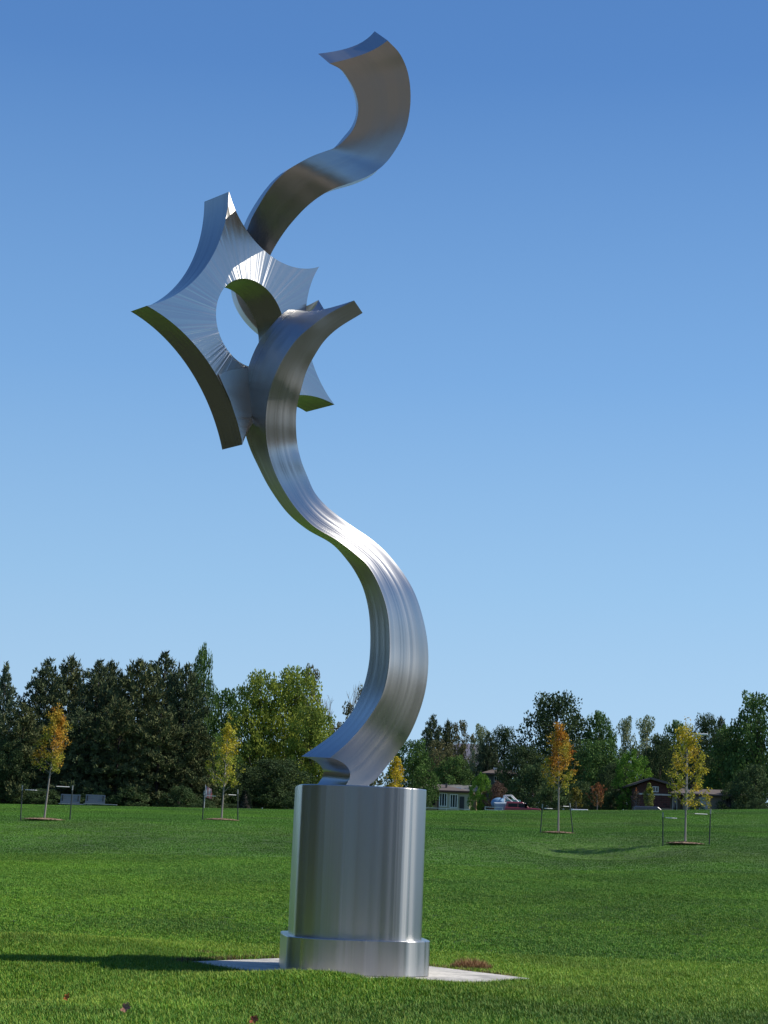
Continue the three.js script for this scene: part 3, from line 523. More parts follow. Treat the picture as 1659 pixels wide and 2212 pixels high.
// ---------------------------------------------------------------- young staked trees
const stakeMat = std(col(.035, .045, .04), .6), sleeveMat = std(col(.72, .72, .70), .6), mulchMat = std(col(.30, .20, .12), .95), tieMat = std(col(.05, .12, .30), .6);
function sapling(seed, label, pos, h, w, colors, opt = {}) {
  const R = rng(seed), L = new Leaves(), wood = [], t = thing('young_tree', label, 'tree', pos, 0, opt.group), n = opt.leaves ?? 5200, ls = opt.leaf ?? .085, th = h * (opt.clear ?? .30) * .96, lean = opt.lean ?? 0;
  const trunkAt = f => V(lean * f * h, f * h, 0);
  wood.push(bar(V(0, -.05, 0), trunkAt(.33), .040 * h / 4.6, .030 * h / 4.6, 9), bar(trunkAt(.33), trunkAt(.68), .030 * h / 4.6, .018 * h / 4.6), bar(trunkAt(.68), trunkAt(.97), .018 * h / 4.6, .004));
  const limbs = [];
  for (let k = 0; k < 26; k++) {
    const f = lerp(opt.clear ?? .28, .88, k / 26), a = k * 2.4 + R(), g = (f - (opt.clear ?? .28)) / (.9 - (opt.clear ?? .28)), reach = w / 2 * Math.pow(Math.sin(Math.PI * clamp(.40 + .58 * g, 0, 1)), .9) * (.7 + .42 * R());
    const s = trunkAt(f), e = s.clone().add(V(Math.cos(a) * reach, reach * (.95 + .6 * R()), Math.sin(a) * reach)); e.y = Math.min(e.y, h * (.96 + .04 * R())); const mid = s.clone().lerp(e, .5).add(V(Math.cos(a) * reach * .12, -reach * .06, Math.sin(a) * reach * .12));
    wood.push(bar(s, mid, .012, .008, 5), bar(mid, e, .008, .003, 4)); limbs.push([s, mid, e]);
  }
  limbs.push([trunkAt(.75), trunkAt(.86), trunkAt(1)], [trunkAt(.7), trunkAt(.82), trunkAt(.95).add(V(.06, 0, .05))]);
  const clusters = []; for (const [s, m, e] of limbs) for (let q = 0; q < 7; q++) { const u = .25 + .8 * R(), p = u < .5 ? s.clone().lerp(m, u * 2) : m.clone().lerp(e, (u - .5) * 2); clusters.push(p.add(rdir(R).multiplyScalar(.13 * h / 4.6))); }
  for (let k = 0; k < n; k++) {
    const c = clusters[Math.floor(R() * clusters.length)], p = c.clone().add(rdir(R).multiplyScalar(.155 * h / 4.6 * Math.pow(R(), .5))); if (p.y < th * .98) continue;
    const f = (p.y - th) / (h - th), hot = clamp((opt.hot ?? .3) + (opt.hotUp ?? .3) * (f - .5) + (vnoise(c.x * 4 + seed, c.y * 3 + c.z) - .5) * .9, 0, 1), v = .75 + .5 * R();
    let cl = mix3(colors[0], colors[1], clamp(hot * 1.6, 0, 1)); if (hot > .62) cl = mix3(cl, colors[2], clamp((hot - .62) * 3, 0, 1));
    const dir = rdir(R).add(V(0, -.5, 0)).normalize(), l = ls * (.7 + .6 * R()); L.quad(p, dir, orth(dir, R), l, l * .42, cl.map(q => q * v));
  }
  mesh('crown', L.geo(), leafMat, t); mesh('trunk', merge(wood), bark.sap, t);
  return t;
}
function mulch(label, pos, r, seed) {
  const R = rng(seed), g = [], s = new THREE.SphereGeometry(1, 24, 6, 0, 6.283, 0, Math.PI / 2); s.scale(r, .05, r * .9); s.translate(0, .02, 0); g.push(s);
  for (let k = 0; k < 260; k++) { const a = R() * 6.283, q = r * 1.08 * Math.sqrt(R()), c = new THREE.BoxGeometry(.03 + .07 * R(), .012, .02); c.rotateY(R() * 3); c.rotateZ((R() - .5) * .8); c.translate(Math.cos(a) * q, .05 * (1 - (q / r) ** 2) + .03, Math.sin(a) * q * .9); g.push(c); }
  const m = mesh('mulch_ring', merge(g), mulchMat); m.position.copy(pos); m.userData.kind = 'stuff'; return tag(m, label, 'mulch');
}
// post with a dark lower half, and the tie with a white sleeve that runs to the trunk
function stake(label, foot, top, trunk, tieH, group) {
  const t = thing('stake', label, 'stake', foot, 0, group), d = top.clone().sub(foot), q = trunk.clone().sub(foot); q.y = tieH;
  mesh('post', merge([bar(V(0, -.1, 0), d, .022, .022, 6), bar(d.clone().multiplyScalar(.2), d.clone().multiplyScalar(.205), .03, .03, 6)]), stakeMat, t);
  const cap = mesh('post_tip', bar(d.clone().multiplyScalar(.86), d.clone().multiplyScalar(1.004), .0235, .0235, 6), std(col(.28, .30, .30), .6), t);
  const s = d.clone().multiplyScalar(clamp(tieH / d.y, 0, .96));
  mesh('tie_wire', bar(s, q, .006, .006, 5), stakeMat, t);
  mesh('tie_sleeve', bar(s.clone().lerp(q, .12), s.clone().lerp(q, .62), .015, .015, 6), sleeveMat, t);
  return t;
}
const YEL = [.66, .51, .05], YG = [.40, .42, .06], ORG_ = [.60, .32, .045], RED = [.50, .17, .035];
const yt = [
  // trunk foot x, top y, dist, width px, colours, stakes [x foot, y foot, x top, y top], tie y
  { x: 95, y: 1772, top: 1512, d: 62, w: 70, c: [YG, ORG_, RED], hot: .36, hotUp: .45, lean: .05, clear: .37, L: 'young tree with orange and red leaves at the far left of the lawn', S: [[45, 1766, 49, 1690, 'left'], [151, 1771, 157, 1697, 'right']], tie: 1703 },
  { x: 478, y: 1777, top: 1548, d: 66, w: 76, c: [YG, YEL, ORG_], hot: .22, hotUp: .35, lean: .015, clear: .27, L: 'young tree with yellow-green leaves on the lawn left of the pedestal', S: [[437, 1775, 441, 1712, 'left'], [514, 1780, 513, 1712, 'right']], tie: 1718 },
  { x: 1206, y: 1803, top: 1556, d: 68, w: 76, c: [YG, ORG_, [.45, .15, .025]], hot: .5, hotUp: .3, lean: -.012, clear: .34, L: 'young tree with orange leaves on the lawn right of the pedestal', S: [[1167, 1801, 1172, 1738, 'left'], [1238, 1802, 1231, 1738, 'right']], tie: 1745 },
  { x: 1480, y: 1825, top: 1552, d: 60, w: 88, c: [YG, YEL, ORG_], hot: .40, hotUp: .15, lean: .012, clear: .27, L: 'young tree with golden yellow leaves near the right edge of the lawn', S: [[1432, 1824, 1432, 1752, 'left'], [1532, 1826, 1535, 1750, 'right']], tie: 1761 },
];
const where = ['the far left orange tree', 'the young tree left of the pedestal', 'the orange young tree right of the pedestal', 'the golden young tree at the right'];
yt.forEach((o, i) => {
  const p = at(o.x, o.y, o.d), foot = ground(p.x, p.z), h = at(o.x, o.top, o.d).y - foot.y, w = at(o.x + o.w, o.y, o.d).x - p.x;
  sapling(100 + i, o.L, foot, h, w, o.c, { hot: o.hot, hotUp: o.hotUp, lean: o.lean, leaves: [4000, 2900, 4000, 2900][i], leaf: .064, clear: o.clear });
  mulch('ring of brown wood mulch round ' + where[i], foot, i === 0 ? .75 : .62, 300 + i);
  o.S.forEach(([fx, fy, tx, ty, s], k) => {
    const a = at(fx, fy, o.d - .3 + .6 * k), f = ground(a.x, a.z), tp = at(tx, ty, o.d - .3 + .6 * k); tp.y += f.y - a.y; const tie = at(fx, o.tie, o.d).y - foot.y;
    stake(`dark metal stake on the ${s} of ${where[i]}`, f, tp, foot.clone(), tie);
  });
});
// small young trees beside the street
[[1245, 1700, 190, 32, [[.2, .2, .04], [.3, .24, .04], ORG_], .3, 'small olive-yellow young tree just right of the orange young tree'], [1290, 1690, 192, 38, [[.26, .17, .05], [.30, .13, .05], [.30, .11, .05]], .45, 'small rust-red young tree left of the brick house'], [1374, 1703, 190, 22, [[.12, .09, .05], [.16, .10, .06], RED], .3, 'small nearly bare young tree in front of the brick house'], [1402, 1692, 190, 24, [[.16, .20, .07], YG, YEL], .3, 'small pale green young tree under the gable of the brick house'], [1528, 1712, 186, 20, [YG, YEL, ORG_], .3, 'thin young tree in front of the low house wing'], [852, 1628, 150, 44, [YEL, YEL, ORG_], .5, 'yellow-orange young tree half hidden behind the pedestal top']].forEach(([x, top, d, w, c, hot, label], i) => {
  const p = at(x, 1750, d), f = ground(p.x, p.z), h = at(x, top, d).y - f.y; sapling(140 + i, label, f, h, at(x + w, 1740, d).x - p.x, c, { hot, leaves: i === 4 ? 350 : i === 2 ? 500 : 2200, leaf: .13, clear: .25 });
});

// ---------------------------------------------------------------- benches, flag, houses, vehicles, lamp, rail
const M = { bluegrey: std(col(.13, .16, .19), .6), planks: std(col(.36, .37, .37), .6), tan: std(col(.40, .30, .16), .85), cream: std(col(.44, .40, .30), .85), brick: null, brown: std(col(.13, .10, .085), .9), white: std(col(.78, .77, .74), .5), glass: new THREE.MeshPhysicalMaterial({ color: col(.02, .025, .03), roughness: .08, metalness: 0 }), dark: std(col(.03, .03, .03), .6), maroon: std(col(.10, .035, .03), .7), tanwall: std(col(.22, .185, .14), .85), door: std(col(.38, .44, .49), .6), asphalt: std(col(.055, .055, .055), .95) };  // cream and wing wall tones are darkened so the houses look shaded
{
  const bm = tex(256, 256, (i, j) => { const r = Math.floor(j / 16), o = (r % 2) * 16, ii = (i + o) % 256, m = j % 16 < 2 || ii % 32 < 2, h = hash2(Math.floor(ii / 32), r) * 26; return m ? [88, 76, 70] : [62 + h, 36 + h * .5, 32 + h * .4]; }, true); bm.repeat.set(.9, .9);  // brick tones lowered to carry the shade of the trees
  M.brick = new THREE.MeshStandardMaterial({ map: bm, roughness: .9 });
}
[[150, 'park bench with a slatted blue-grey back, left of the two under the pines'], [204, 'park bench with a slatted blue-grey back, right of the two under the pines']].forEach(([x, label], i) => {
  const p = at(x, 1742, 113), f = ground(p.x, p.z); f.y = at(x, 1746, 113).y; const s = at(x, 1716 + i, 113).y, w = at(x + 21, 1730, 113).x - at(x - 21, 1730, 113).x, hS = at(x, 1737, 113).y - f.y, hT = s - f.y;
  f.y -= .15;
  const t = thing('park_bench', label, 'bench', f, .06, 'pair of park benches under the pines');
  for (let k = 0; k < 4; k++) { const b = mesh('back_slat', box(w, (hT - hS) * .225, .03, 0, hS + .20 + (hT - hS) * (.12 + k * .245), -.12 - k * .03, .006), M.bluegrey, t); b.rotation.x = -.06; }
  for (let k = 0; k < 3; k++) mesh('seat_slat', box(w + (k === 2 ? .9 : 0), .05, .13, k === 2 ? .4 : 0, hS + .15, .02 + k * .15, .008), M.planks, t);
  for (const q of [-1, 1]) mesh('leg', merge([box(.06, hS + .2, .06, q * w * .4, (hS + .1) / 2, .3), box(.06, hT + .2, .06, q * w * .4, (hT) / 2, -.18)]), M.dark, t);
});
{ // flag
  const d = 121, p = at(441, 1748, d), f = ground(p.x, p.z), top = at(441, 1698, d).y - f.y, L = top * .42;
  const t = thing('flag', 'small red and white striped flag hanging limp on a pole', 'flag', f); mesh('pole', bar(V(0, 0, 0), V(0, top + .1, 0), .02, .015, 6), M.white, t);
  const wv = y => Math.sin(y * 7) * .05, red = std(col(.50, .04, .05), .8), wht = std(col(.75, .72, .70), .8), blue = std(col(.03, .05, .20), .8);
  for (let k = 0; k < 9; k++) { const x0 = .02 + k * .055; const g = new THREE.PlaneGeometry(.055, L * (1 - k * .012), 2, 10), a = g.attributes.position; for (let i = 0; i < a.count; i++) { const y = a.getY(i), x = a.getX(i); a.setXYZ(i, x + x0 + .03 - (y + L / 2) * .04 * k / 4, y, wv(y + k * .4) + Math.sin(k * 1.7) * .05); } g.translate(0, top - L / 2 - .06 * k / 3, 0); g.computeVertexNormals(); const m = mesh('stripe', g, k % 2 ? new THREE.MeshStandardMaterial({ ...{ color: wht.color, roughness: .8, side: 2 } }) : new THREE.MeshStandardMaterial({ color: k === 0 ? blue.color : red.color, roughness: .8, side: 2 }), t); if (k === 0) m.name = 'canton'; }
}
// local frame for a building: x to the right, z towards the camera
function site(name, label, x, d, turn, sightY = 1752) { const p = at(x, 1750, d), f = ground(p.x, p.z); return { t: thing(name, label, name.includes('house') ? 'house' : name.replace(/_/g, ' '), f, turn), f, px: at(x + 1, 1750, d).x - p.x, Y: y => at(x, y, d).y - f.y, X: q => at(q, 1720, d).x - f.x }; }
function windowAt(parent, x0, x1, y0, y1, z, mull, frameMat = M.white, ry = 0) {
  const w = x1 - x0, h = y1 - y0, b = Math.min(.12, w * .1), g = [box(w, b, .08, 0, h / 2, 0), box(w, b, .08, 0, -h / 2, 0), box(b, h - b, .08, -w / 2 + b / 2, 0, 0), box(b, h - b, .08, w / 2 - b / 2, 0, 0)];
  for (let k = 1; k < mull; k++) g.push(box(.07, h - b, .06, -w / 2 + w * k / mull, 0, .0));
  const f = mesh('window', merge(g), frameMat, parent); f.position.set((x0 + x1) / 2, (y0 + y1) / 2, z); f.rotation.y = ry; mesh('pane', box(w - b, h - b, .03, 0, 0, -.03), M.glass, f); return f;
}
function roofPrism(x0, x1, z0, z1, y0, y1, over, hipL, hipR, along = 'x') { // ridge along x
  const a = x0 - over, b = x1 + over, c = z0 - over, e = z1 + over, zm = (c + e) / 2, r0 = a + hipL, r1 = b - hipR, th = .18;
  const P = [[a, y0, e], [b, y0, e], [b, y0, c], [a, y0, c], [r0, y1, zm], [r1, y1, zm]], B = P.slice(0, 4).map(p => [p[0], p[1] - th, p[2]]), T = [];
  const tri = (p, q, r) => T.push(...p, ...q, ...r); tri(P[0], P[1], P[5]); tri(P[0], P[5], P[4]); tri(P[2], P[3], P[4]); tri(P[2], P[4], P[5]); tri(P[3], P[0], P[4]); tri(P[1], P[2], P[5]);
  for (let k = 0; k < 4; k++) { const n = (k + 1) % 4; tri(B[k], B[n], P[n]); tri(B[k], P[n], P[k]); } tri(B[0], B[2], B[1]); tri(B[0], B[3], B[2]);
  const g = new THREE.BufferGeometry(); g.setAttribute('position', new THREE.Float32BufferAttribute(T, 3)); g.computeVertexNormals(); g.setAttribute('uv', new THREE.Float32BufferAttribute(new Float32Array(T.length / 3 * 2), 2)); return g;
}
{ // tan house right of the pedestal
  const { t, X, Y } = site('tan_house', 'tan one-storey house with two white windows right of the pedestal', 945, 212, -.10);
  const yE = Y(1708), yT = Y(1691), x0 = X(905), x1 = X(1014), yb = Y(1752) - 1.2;
  mesh('wall', box(x1 - X(945), yE - yb, 7, (X(945) + x1) / 2, (yE + yb) / 2, -3.5), M.cream, t).userData.label = 'cream front wall with the windows';
  mesh('wall', box(X(945) - x0, yE - yb, 6, (X(945) + x0) / 2 - .003, (yE + yb) / 2, -4.2), M.tan, t).userData.label = 'tan side wall';
  mesh('corner_trim', box(.16, yE - yb, .1, X(945) + .08, (yE + yb) / 2, .04), M.maroon, t);
  mesh('roof', roofPrism(x0, x1, -7.2, 0, yE, yT, .5, 1.2, 4.2), M.brown, t);
  mesh('gutter', box(x1 - x0 + 1, .16, .12, (x0 + x1) / 2, yE - .02, .58), M.maroon, t);
  windowAt(t, X(949), X(966), Y(1741), Y(1713), .05, 3); windowAt(t, X(972), X(989), Y(1743), Y(1715), .05, 3); windowAt(t, X(931), X(939), Y(1738), Y(1715), -1.16, 1, M.maroon);
  mesh('entrance', box(X(1003) - X(993), Y(1719) - yb, .1, (X(1003) + X(993)) / 2, (Y(1719) + yb) / 2, .04), M.dark, t);
  const pipe = mesh('vent_pipe', bar(V(X(962), yE + .4, -1.5), V(X(962), Y(1690), -1.5), .12, .12, 8), M.dark, t);
  const rr = mesh('rear_roof', roofPrism(X(938), X(1022), -15, -9, Y(1699), Y(1684), .5, .4, .6), std(col(.16, .16, .15), .9), t); mesh('fascia', box(X(988) - X(958), .22, .08, (X(988) + X(958)) / 2, Y(1695), -8.4), M.white, t);
  mesh('rear_wall', box(X(1020) - X(940), Y(1700) - yb, 5.6, (X(1020) + X(940)) / 2, (Y(1700) + yb) / 2, -12), M.tan, t);
}
{ // house with only its roof above the shrubs
  const { t, X, Y } = site('brown_roofed_house', 'house with a low brown roof among trees behind the boat', 1076, 228, .05);
  mesh('wall', box(X(1100) - X(1052), Y(1672) - Y(1760), 7, (X(1100) + X(1052)) / 2, (Y(1672) + Y(1760)) / 2, -3.5), std(col(.10, .13, .13), .9), t);
  mesh('roof', roofPrism(X(1050), X(1104), -7, 0, Y(1671), Y(1658), .8, 2.2, .8), M.brown, t); mesh('roof_vent', box(.5, .3, .3, X(1072), Y(1659), -2), M.white, t);
  windowAt(t, X(1066), X(1076), Y(1688), Y(1677), .05, 2);
}
{ // brick house
  const { t, X, Y } = site('brick_house', 'red brick house with a gable at the right, its colour darkened for shade', 1412, 200, 0);
  const yb = Y(1752) - 1.3, ym = Y(1716), xl = X(1376), xr = X(1449), pk = X(1403);
  const sh = new THREE.Shape(); sh.moveTo(xl, ym + .09); sh.lineTo(xr, ym + .09); sh.lineTo(xr, Y(1698)); sh.lineTo(pk, Y(1686)); sh.lineTo(xl, Y(1698)); sh.closePath();
  const up = new THREE.ExtrudeGeometry(sh, { depth: 8, bevelEnabled: false }); up.translate(0, 0, -8); mesh('gable_wall', up, M.brick, t);
  mesh('lower_wall', box(xr - xl - .06, ym - yb, 7.8, (xl + xr) / 2, (ym + yb) / 2, -3.96), M.brick, t);
  mesh('trim_band', box(xr - xl + .1, .18, .1, (xl + xr) / 2, ym, .05), std(col(.5, .47, .42), .7), t);
  for (const [a, b] of [[V(xl - .6, Y(1699.5), 0), V(pk, Y(1685), 0)], [V(pk, Y(1685), 0), V(xr + .6, Y(1699), 0)]]) { const d = b.clone().sub(a), r = box(d.length() + .05, .22, 9, 0, 0, -4); const m = mesh('roof', r, M.brown, t); m.position.copy(a).add(b).multiplyScalar(.5).add(V(0, .15, .45)); m.rotation.z = Math.atan2(d.y, d.x); }
  windowAt(t, X(1409), X(1422), Y(1716) + .3, Y(1699.5), .06, 2);
  mesh('porch_wall', box(X(1476) - xr, Y(1714) - yb, 5, (X(1476) + xr) / 2, (Y(1714) + yb) / 2, -4.1), M.tanwall, t); const dr = mesh('door', box(X(1468) - X(1457), Y(1719) - yb, .1, (X(1468) + X(1457)) / 2, (Y(1719) + yb) / 2, -1.54), M.white, t); mesh('pane', box((X(1468) - X(1457)) * .6, (Y(1722) - Y(1748)), .06, (X(1468) + X(1457)) / 2, (Y(1722) + Y(1748)) / 2, -1.5), M.glass, dr);
  // low wing with garage
  mesh('wing_wall', box(X(1592) - X(1476), Y(1712) - yb, 7, (X(1592) + X(1476)) / 2, (Y(1712) + yb) / 2, -3.6), M.tanwall, t);
  mesh('wing_roof', roofPrism(X(1462), X(1600), -7.4, -.1, Y(1711), Y(1697), .7, 2, 2), M.brown, t);
  const gd = mesh('garage_door', box(X(1534) - X(1510), Y(1717) - yb, .08, (X(1534) + X(1510)) / 2, (Y(1717) + yb) / 2, -.06), M.door, t);
  for (let k = 1; k < 4; k++) mesh('panel_joint', box(X(1534) - X(1510) - .1, .05, .03, (X(1534) + X(1510)) / 2, lerp(Y(1717), Y(1750), k / 4), -.01), M.bluegrey, gd);
  windowAt(t, X(1562), X(1580), Y(1742), Y(1716), -.05, 3, M.dark);
  mesh('chimney', box(X(1525) - X(1505), Y(1688) - Y(1712), 1.2, (X(1525) + X(1505)) / 2, (Y(1688) + Y(1712)) / 2, -3.2), M.brick, t);
  mesh('step', box(X(1449) - X(1400), .6, .5, (X(1449) + X(1400)) / 2, Y(1746) - .3, .9), std(col(.3, .22, .16), .9), t);
}
{ // house behind the small rust-red tree
  const { t, X, Y } = site('shaded_house', 'shaded house with a pale eave behind the small rust-red young tree', 1290, 216, 0);
  mesh('wall', box(X(1330) - X(1262), Y(1706) - Y(1760), 6, (X(1330) + X(1262)) / 2, (Y(1706) + Y(1760)) / 2, -3), std(col(.10, .07, .06), .9), t); mesh('roof', roofPrism(X(1260), X(1332), -6, 0, Y(1705), Y(1696), .6, 2, 2), std(col(.20, .17, .15), .9), t); windowAt(t, X(1275), X(1284), Y(1730), Y(1714), .05, 2);
}
// vehicles
function profileBody(pts, w, bev = .08) { const s = new THREE.Shape(); pts.forEach((p, i) => i ? s.lineTo(...p) : s.moveTo(...p)); s.closePath(); const g = new THREE.ExtrudeGeometry(s, { depth: w - 2 * bev, bevelEnabled: true, bevelSize: bev, bevelThickness: bev, bevelSegments: 3 }); g.translate(0, 0, -(w - 2 * bev) / 2); return g; }
const carGlass = M.glass, tyre = std(col(.02, .02, .02), .9), rim = std(col(.5, .5, .5), .35, { metalness: .8 });
function car(label, x, roofY, d, paint, kind, turn = 0, len = 4.6) {
  const p = at(x, 1750, d), f = V(p.x, at(x, roofY, d).y - 1.62, p.z), t = thing(kind === 'suv' ? 'parked_suv' : 'parked_car', label, 'car', f, turn), L = len / 2, k = kind === 'suv';
  const body = k ? [[-L, .35], [L - .1, .35], [L, .75], [L - .1, .98], [L - 1.2, 1.05], [-L + .05, 1.05], [-L, .8]] : [[-L, .3], [L, .3], [L, .65], [L - .15, .8], [L - 1.1, .92], [-L + .5, .95], [-L, .8]];
  mesh('body', profileBody(body, 1.8), paint, t);
  const cab = k ? [[-L + .08, 1.05], [-L + .25, 1.6], [L - 2.0, 1.62], [L - 1.25, 1.06]] : [[-L + .4, .95], [-L + 1.1, 1.42], [L - 2.0, 1.45], [L - 1.15, .93]];
  mesh('roof', profileBody(cab, 1.62, .1), paint, t);
  const side = k ? [[-L + .35, -L + 1.35], [-L + 1.45, -L + 2.3], [-L + 2.4, L - 1.75]] : [[-L + 1.0, -L + 2.0], [-L + 2.1, L - 1.75]];
  for (const s of [-1, 1]) for (const [a, b] of side) mesh('side_window', box(b - a, .38, .03, (a + b) / 2, k ? 1.32 : 1.17, s * .815, .012), carGlass, t);
  for (const s of [-1, 1]) for (const q of [-L + .85, L - .9]) { const g = new THREE.CylinderGeometry(.34, .34, .2, 20); g.rotateX(Math.PI / 2); g.translate(q, .34, s * .85); const w = mesh('wheel', g, tyre, t); const r = new THREE.CylinderGeometry(.2, .2, .02, 14); r.rotateX(Math.PI / 2); r.translate(q, .34, s * .96); mesh('rim', r, rim, w); }
  for (const s of [-1, 1]) mesh('headlight', box(.06, .14, .3, L + .05, .72, s * .62, .02), M.white, t);
  return t;
}
const paint = (r, g, b) => new THREE.MeshPhysicalMaterial({ color: col(r, g, b), roughness: .35, clearcoat: .8, clearcoatRoughness: .15 });
car('red parked station wagon with dark windows beside the boat', 1128, 1735, 190, paint(.27, .02, .025), 'suv', 0, 3.9);
car('silver parked car showing only its roof at the lawn edge', 1260, 1747, 184, paint(.55, .56, .57), 'car');
car('dark parked car with its roof showing in front of the brick house', 1412, 1745, 184, paint(.03, .03, .035), 'suv');
{ // wake boat on a trailer
  const d = 192, p = at(1092, 1750, d), f = V(p.x, at(1092, 1752, d).y - .9, p.z), t = thing('motor_boat', 'motor boat on a trailer with a white tubular tower', 'boat', f, 0), Yv = y => at(1092, y, d).y - f.y, Xv = x => at(x, 1730, d).x - f.x;
  const hy = Yv(1738), hull = new THREE.Shape(); hull.moveTo(Xv(1070), hy); hull.lineTo(Xv(1122), hy + .12); hull.lineTo(Xv(1130), hy - .2); hull.lineTo(Xv(1120), hy - .9); hull.lineTo(Xv(1076), hy - .95); hull.closePath();
  const hg = new THREE.ExtrudeGeometry(hull, { depth: 1.7, bevelEnabled: true, bevelSize: .2, bevelThickness: .25, bevelSegments: 3 }); hg.translate(0, 0, -.85); mesh('hull', hg, std(col(.45, .52, .55), .4), t);
  const a = [[1088, 1737], [1089, 1719], [1104, 1718], [1126, 1739]].map(([x, y]) => [Xv(x), Yv(y)]);
  for (const z of [-.9, .9]) mesh('tower_frame', merge([bar(V(a[0][0], a[0][1], z), V(a[1][0], a[1][1], z * .8), .07, .06), bar(V(a[1][0], a[1][1], z * .8), V(a[2][0], a[2][1], z * .8), .06, .06), bar(V(a[2][0], a[2][1], z * .8), V(a[3][0], a[3][1], z), .06, .07), bar(V(a[1][0], a[1][1], z * .8), V(Xv(1110), Yv(1736), z), .05, .05)]), M.white, t);
  mesh('tower_crossbar', merge([bar(V(a[1][0], a[1][1], -.72), V(a[1][0], a[1][1], .72), .06, .06), bar(V(a[2][0], a[2][1], -.72), V(a[2][0], a[2][1], .72), .06, .06)]), M.white, t);
  mesh('windscreen', box(1.6, .5, 1.4, Xv(1108), hy + .3, 0, .1), new THREE.MeshPhysicalMaterial({ color: col(.10, .25, .22), roughness: .1 }), t);
  const cv = new THREE.SphereGeometry(1, 16, 8); cv.scale(.9, .62, .8); cv.translate(Xv(1078), hy + .12, 0); mesh('cover', cv, std(col(.16, .30, .45), .7), t);
  mesh('trailer', merge([box(4.6, .12, .12, 0, .35, .6), box(4.6, .12, .12, 0, .35, -.6), ...[-.9, .9].map(z => { const g = new THREE.CylinderGeometry(.32, .32, .18, 16); g.rotateX(Math.PI / 2); g.translate(-.3, .32, z); return g; })]), M.dark, t);
}
{ // white rail along the street
  const mk = (x0, x1, y, d, label) => { const a = at(x0, y, d), b = at(x1, y, d), t = thing('rail_fence', label, 'fence', V(a.x, a.y - .55, a.z)), L = b.x - a.x; for (const h of [.55, .28]) mesh('rail', box(L, .05, .04, L / 2, h + (h - .28) * 0, 0), M.white, t); const n = Math.round(L / 2.2); for (let k = 0; k <= n; k++) mesh('post', box(.06, .7, .06, L * k / n, .24, -.051), M.white, t); };
  mk(915, 1014, 1744.5, 176, 'low white rail fence in front of the tan house'); mk(1048, 1086, 1743, 178, 'low white rail fence left of the red parked wagon');
}
{ // street lamp: its arm catches the sun among the golden leaves
  const d = 175, p = at(1478, 1750, d), f = ground(p.x, p.z), A = at(1484, 1594.5, d).sub(f), B = at(1516, 1586.5, d).sub(f), t = thing('street_lamp', 'street lamp whose pale arm shows through the golden young tree', 'street lamp', f);
  mesh('pole', bar(V(A.x, -.3, A.z), A, .11, .07, 10), std(col(.16, .17, .16), .7), t); mesh('arm', bar(A, B, .11, .09, 8), std(col(.75, .75, .72), .4), t); const h = box(1.2, .18, .36, 0, 0, 0, .08); const m = mesh('lamp_head', h, std(col(.75, .75, .72), .4), t); m.position.copy(B); m.rotation.z = .05;
}
{ // street behind the lawn crest
  const P = [], I = []; for (let i = 0; i <= 40; i++) { const t = lerp(-.12, .26, i / 40); for (const [k, d] of [180, 196].entries()) { const x = t * d; P.push(x, height(x, -d) + .02, -d); } } for (let i = 0; i < 40; i++) { const a = i * 2; I.push(a, a + 2, a + 1, a + 1, a + 2, a + 3); }
  const g = new THREE.BufferGeometry(); g.setAttribute('position', new THREE.Float32BufferAttribute(P, 3)); g.setIndex(I); g.computeVertexNormals(); struct('street', g, M.asphalt, 'street behind the crest of the lawn');
}
{ // far hill seen in the gap between the trees
  const g = new THREE.PlaneGeometry(460, 400, 30, 24); g.rotateX(-Math.PI / 2); const a = g.attributes.position, c = at(1003, 1640, 5200), hh = at(1003, 1607, 5200).y;
  for (let i = 0; i < a.count; i++) { const x = a.getX(i), z = a.getZ(i); a.setY(i, Math.max(-50, hh * (1.02 - (x / 260) ** 2 - (z / 230) ** 2) + 26 * (fbm(x / 90 + 9, z / 90 + 4, 4) - .5))); } g.computeVertexNormals(); g.translate(c.x, 0, -5200);
  struct('hill', g, std(col(.15, .145, .18), 1), 'far hill in the gap between the right trees, haze put into its purple-grey colour');  // purple-grey tone stands in for haze over the hill
}
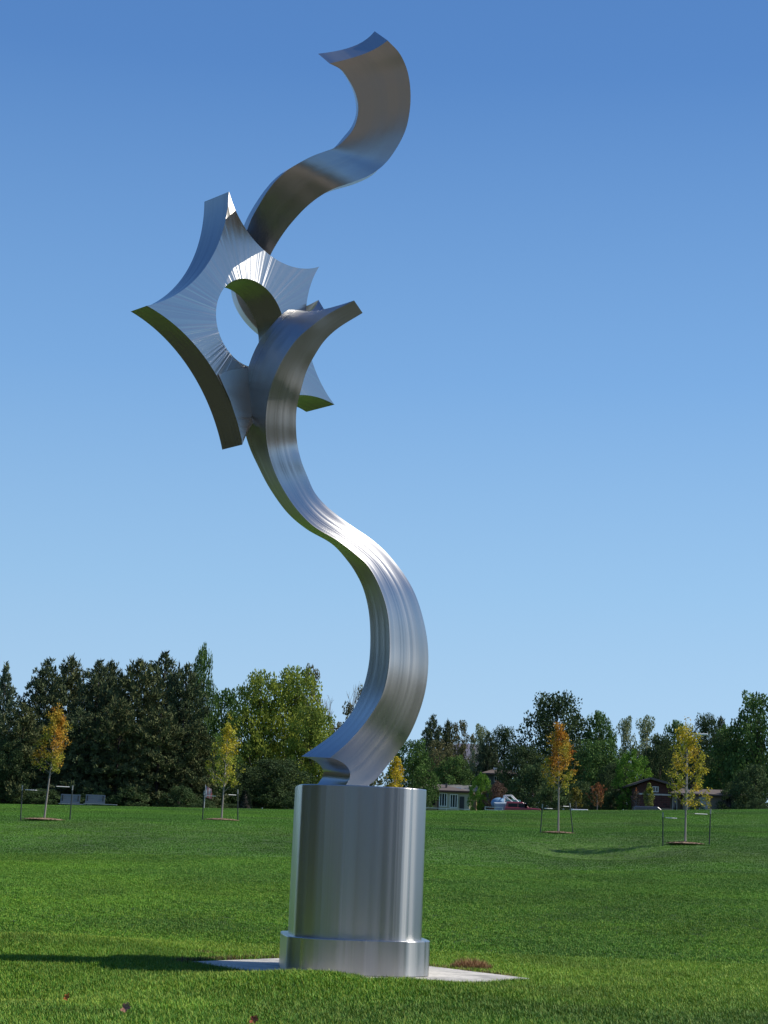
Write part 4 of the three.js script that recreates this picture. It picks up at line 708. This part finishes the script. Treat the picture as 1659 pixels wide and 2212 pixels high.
// ---------------------------------------------------------------- small things on the grass
{
  const R = rng(9);
  function leaf(label, x, y, s, c, tilt) { // a lobed dry leaf, curled
    const p = onLevel(x, y, .05), sh = []; const N = 30; const P = [0, 0, 0], I = []; for (let i = 0; i <= N; i++) { const a = i / N * 6.283, r = s * .72 * (.62 + .38 * Math.abs(Math.cos(a * 2.5))) * (.85 + .15 * R()); P.push(Math.cos(a) * r, .35 * r * r / s + .012 * R(), Math.sin(a) * r * .8); } for (let i = 1; i <= N; i++) I.push(0, i + 1, i);
    const g = new THREE.BufferGeometry(); g.setAttribute('position', new THREE.Float32BufferAttribute(P, 3)); g.setIndex(I); g.computeVertexNormals();
    const m = mesh('fallen_leaf', g, new THREE.MeshStandardMaterial({ color: col(...c), roughness: .7, side: THREE.DoubleSide })); m.position.copy(p); m.rotation.set(tilt, 1.1, .3); tag(m, label, 'leaf', undefined);
  }
  leaf('small orange fallen leaf on the grass at the lower left', 145, 2155, .048, [.55, .17, .03], .8); leaf('pinkish brown curled fallen leaf on the grass at the lower left', 272, 2178, .07, [.42, .20, .13], .7); leaf('rust red fallen leaf at the bottom edge of the photo', 549, 2204, .06, [.45, .11, .05], .8);
  function dry(label, x, y, w, h, n, c) { const L = new Leaves(), p = onLevel(x, y, .02); for (let k = 0; k < n; k++) { const a = R() * 6.283, r = w * Math.sqrt(R()), d = V((R() - .5) * 1.1, 1, (R() - .5) * 1.1).normalize(), v = .6 + .8 * R(); L.quad(V(Math.cos(a) * r, 0, Math.sin(a) * r * .45), d, orth(d, R), h * (.5 + .6 * R()) * (1 - .5 * (r / w) ** 2), .0035, c.map(q => q * v)); } const m = mesh('dry_grass', L.geo(), new THREE.MeshStandardMaterial({ vertexColors: true, roughness: .8, side: THREE.DoubleSide })); m.position.copy(p); m.userData.kind = 'stuff'; tag(m, label, 'grass'); }
  dry('reddish brown tuft of dry grass behind the right side of the concrete pad', 1018, 2092, .24, .15, 900, [.42, .24, .12]);
  dry('patch of brown dry grass at the left corner of the concrete pad', 440, 2066, .22, .09, 420, [.34, .22, .10]);
  dry('line of dead grass along the far left edge of the concrete pad', 540, 2064, .42, .06, 420, [.22, .16, .07]);
}
// ---------------------------------------------------------------- unseen surroundings added behind the camera for the steel to mirror
{
  const R = rng(404), N = 24, ord = ['first', 'second', 'third', 'fourth', 'fifth', 'sixth', 'seventh', 'eighth', 'ninth', 'tenth', 'eleventh', 'twelfth', 'thirteenth', 'fourteenth', 'fifteenth', 'sixteenth', 'seventeenth', 'eighteenth', 'nineteenth', 'twentieth', 'twenty-first', 'twenty-second', 'twenty-third', 'last'];
  for (let k = 0; k < N; k++) { // unseen trees added behind and left of the viewer to darken the steel
    const a = lerp(2.0, 2 * Math.PI - .62, (k + .5) / N) + (R() - .5) * .1, r = 42 + 14 * R(), x = r * Math.sin(a), z = -r * Math.cos(a), kind = 'mass';
    plantAt(kind, 'leafy_tree', 'tree', `${ord[k]} unseen tree added behind the viewer for the steel to mirror, counted clockwise from the right`, ground(x, z), 15 + 5 * R(), 1.1, R() * 6);
  }
  const g = new THREE.PlaneGeometry(90, 26, 60, 30); g.rotateX(-Math.PI / 2); g.translate(0, 0, 5); const a = g.attributes.position; for (let i = 0; i < a.count; i++) a.setY(i, height(a.getX(i), a.getZ(i)) + .03);
  g.computeVertexNormals(); struct('unseen_gravel_path', g, std(col(.20, .165, .125), .95), 'wide unseen gravel path added under the viewer for the steel to mirror');  // unseen brown ground, added to give the steel a brown reflection
}
renderer.render(scene, camera);
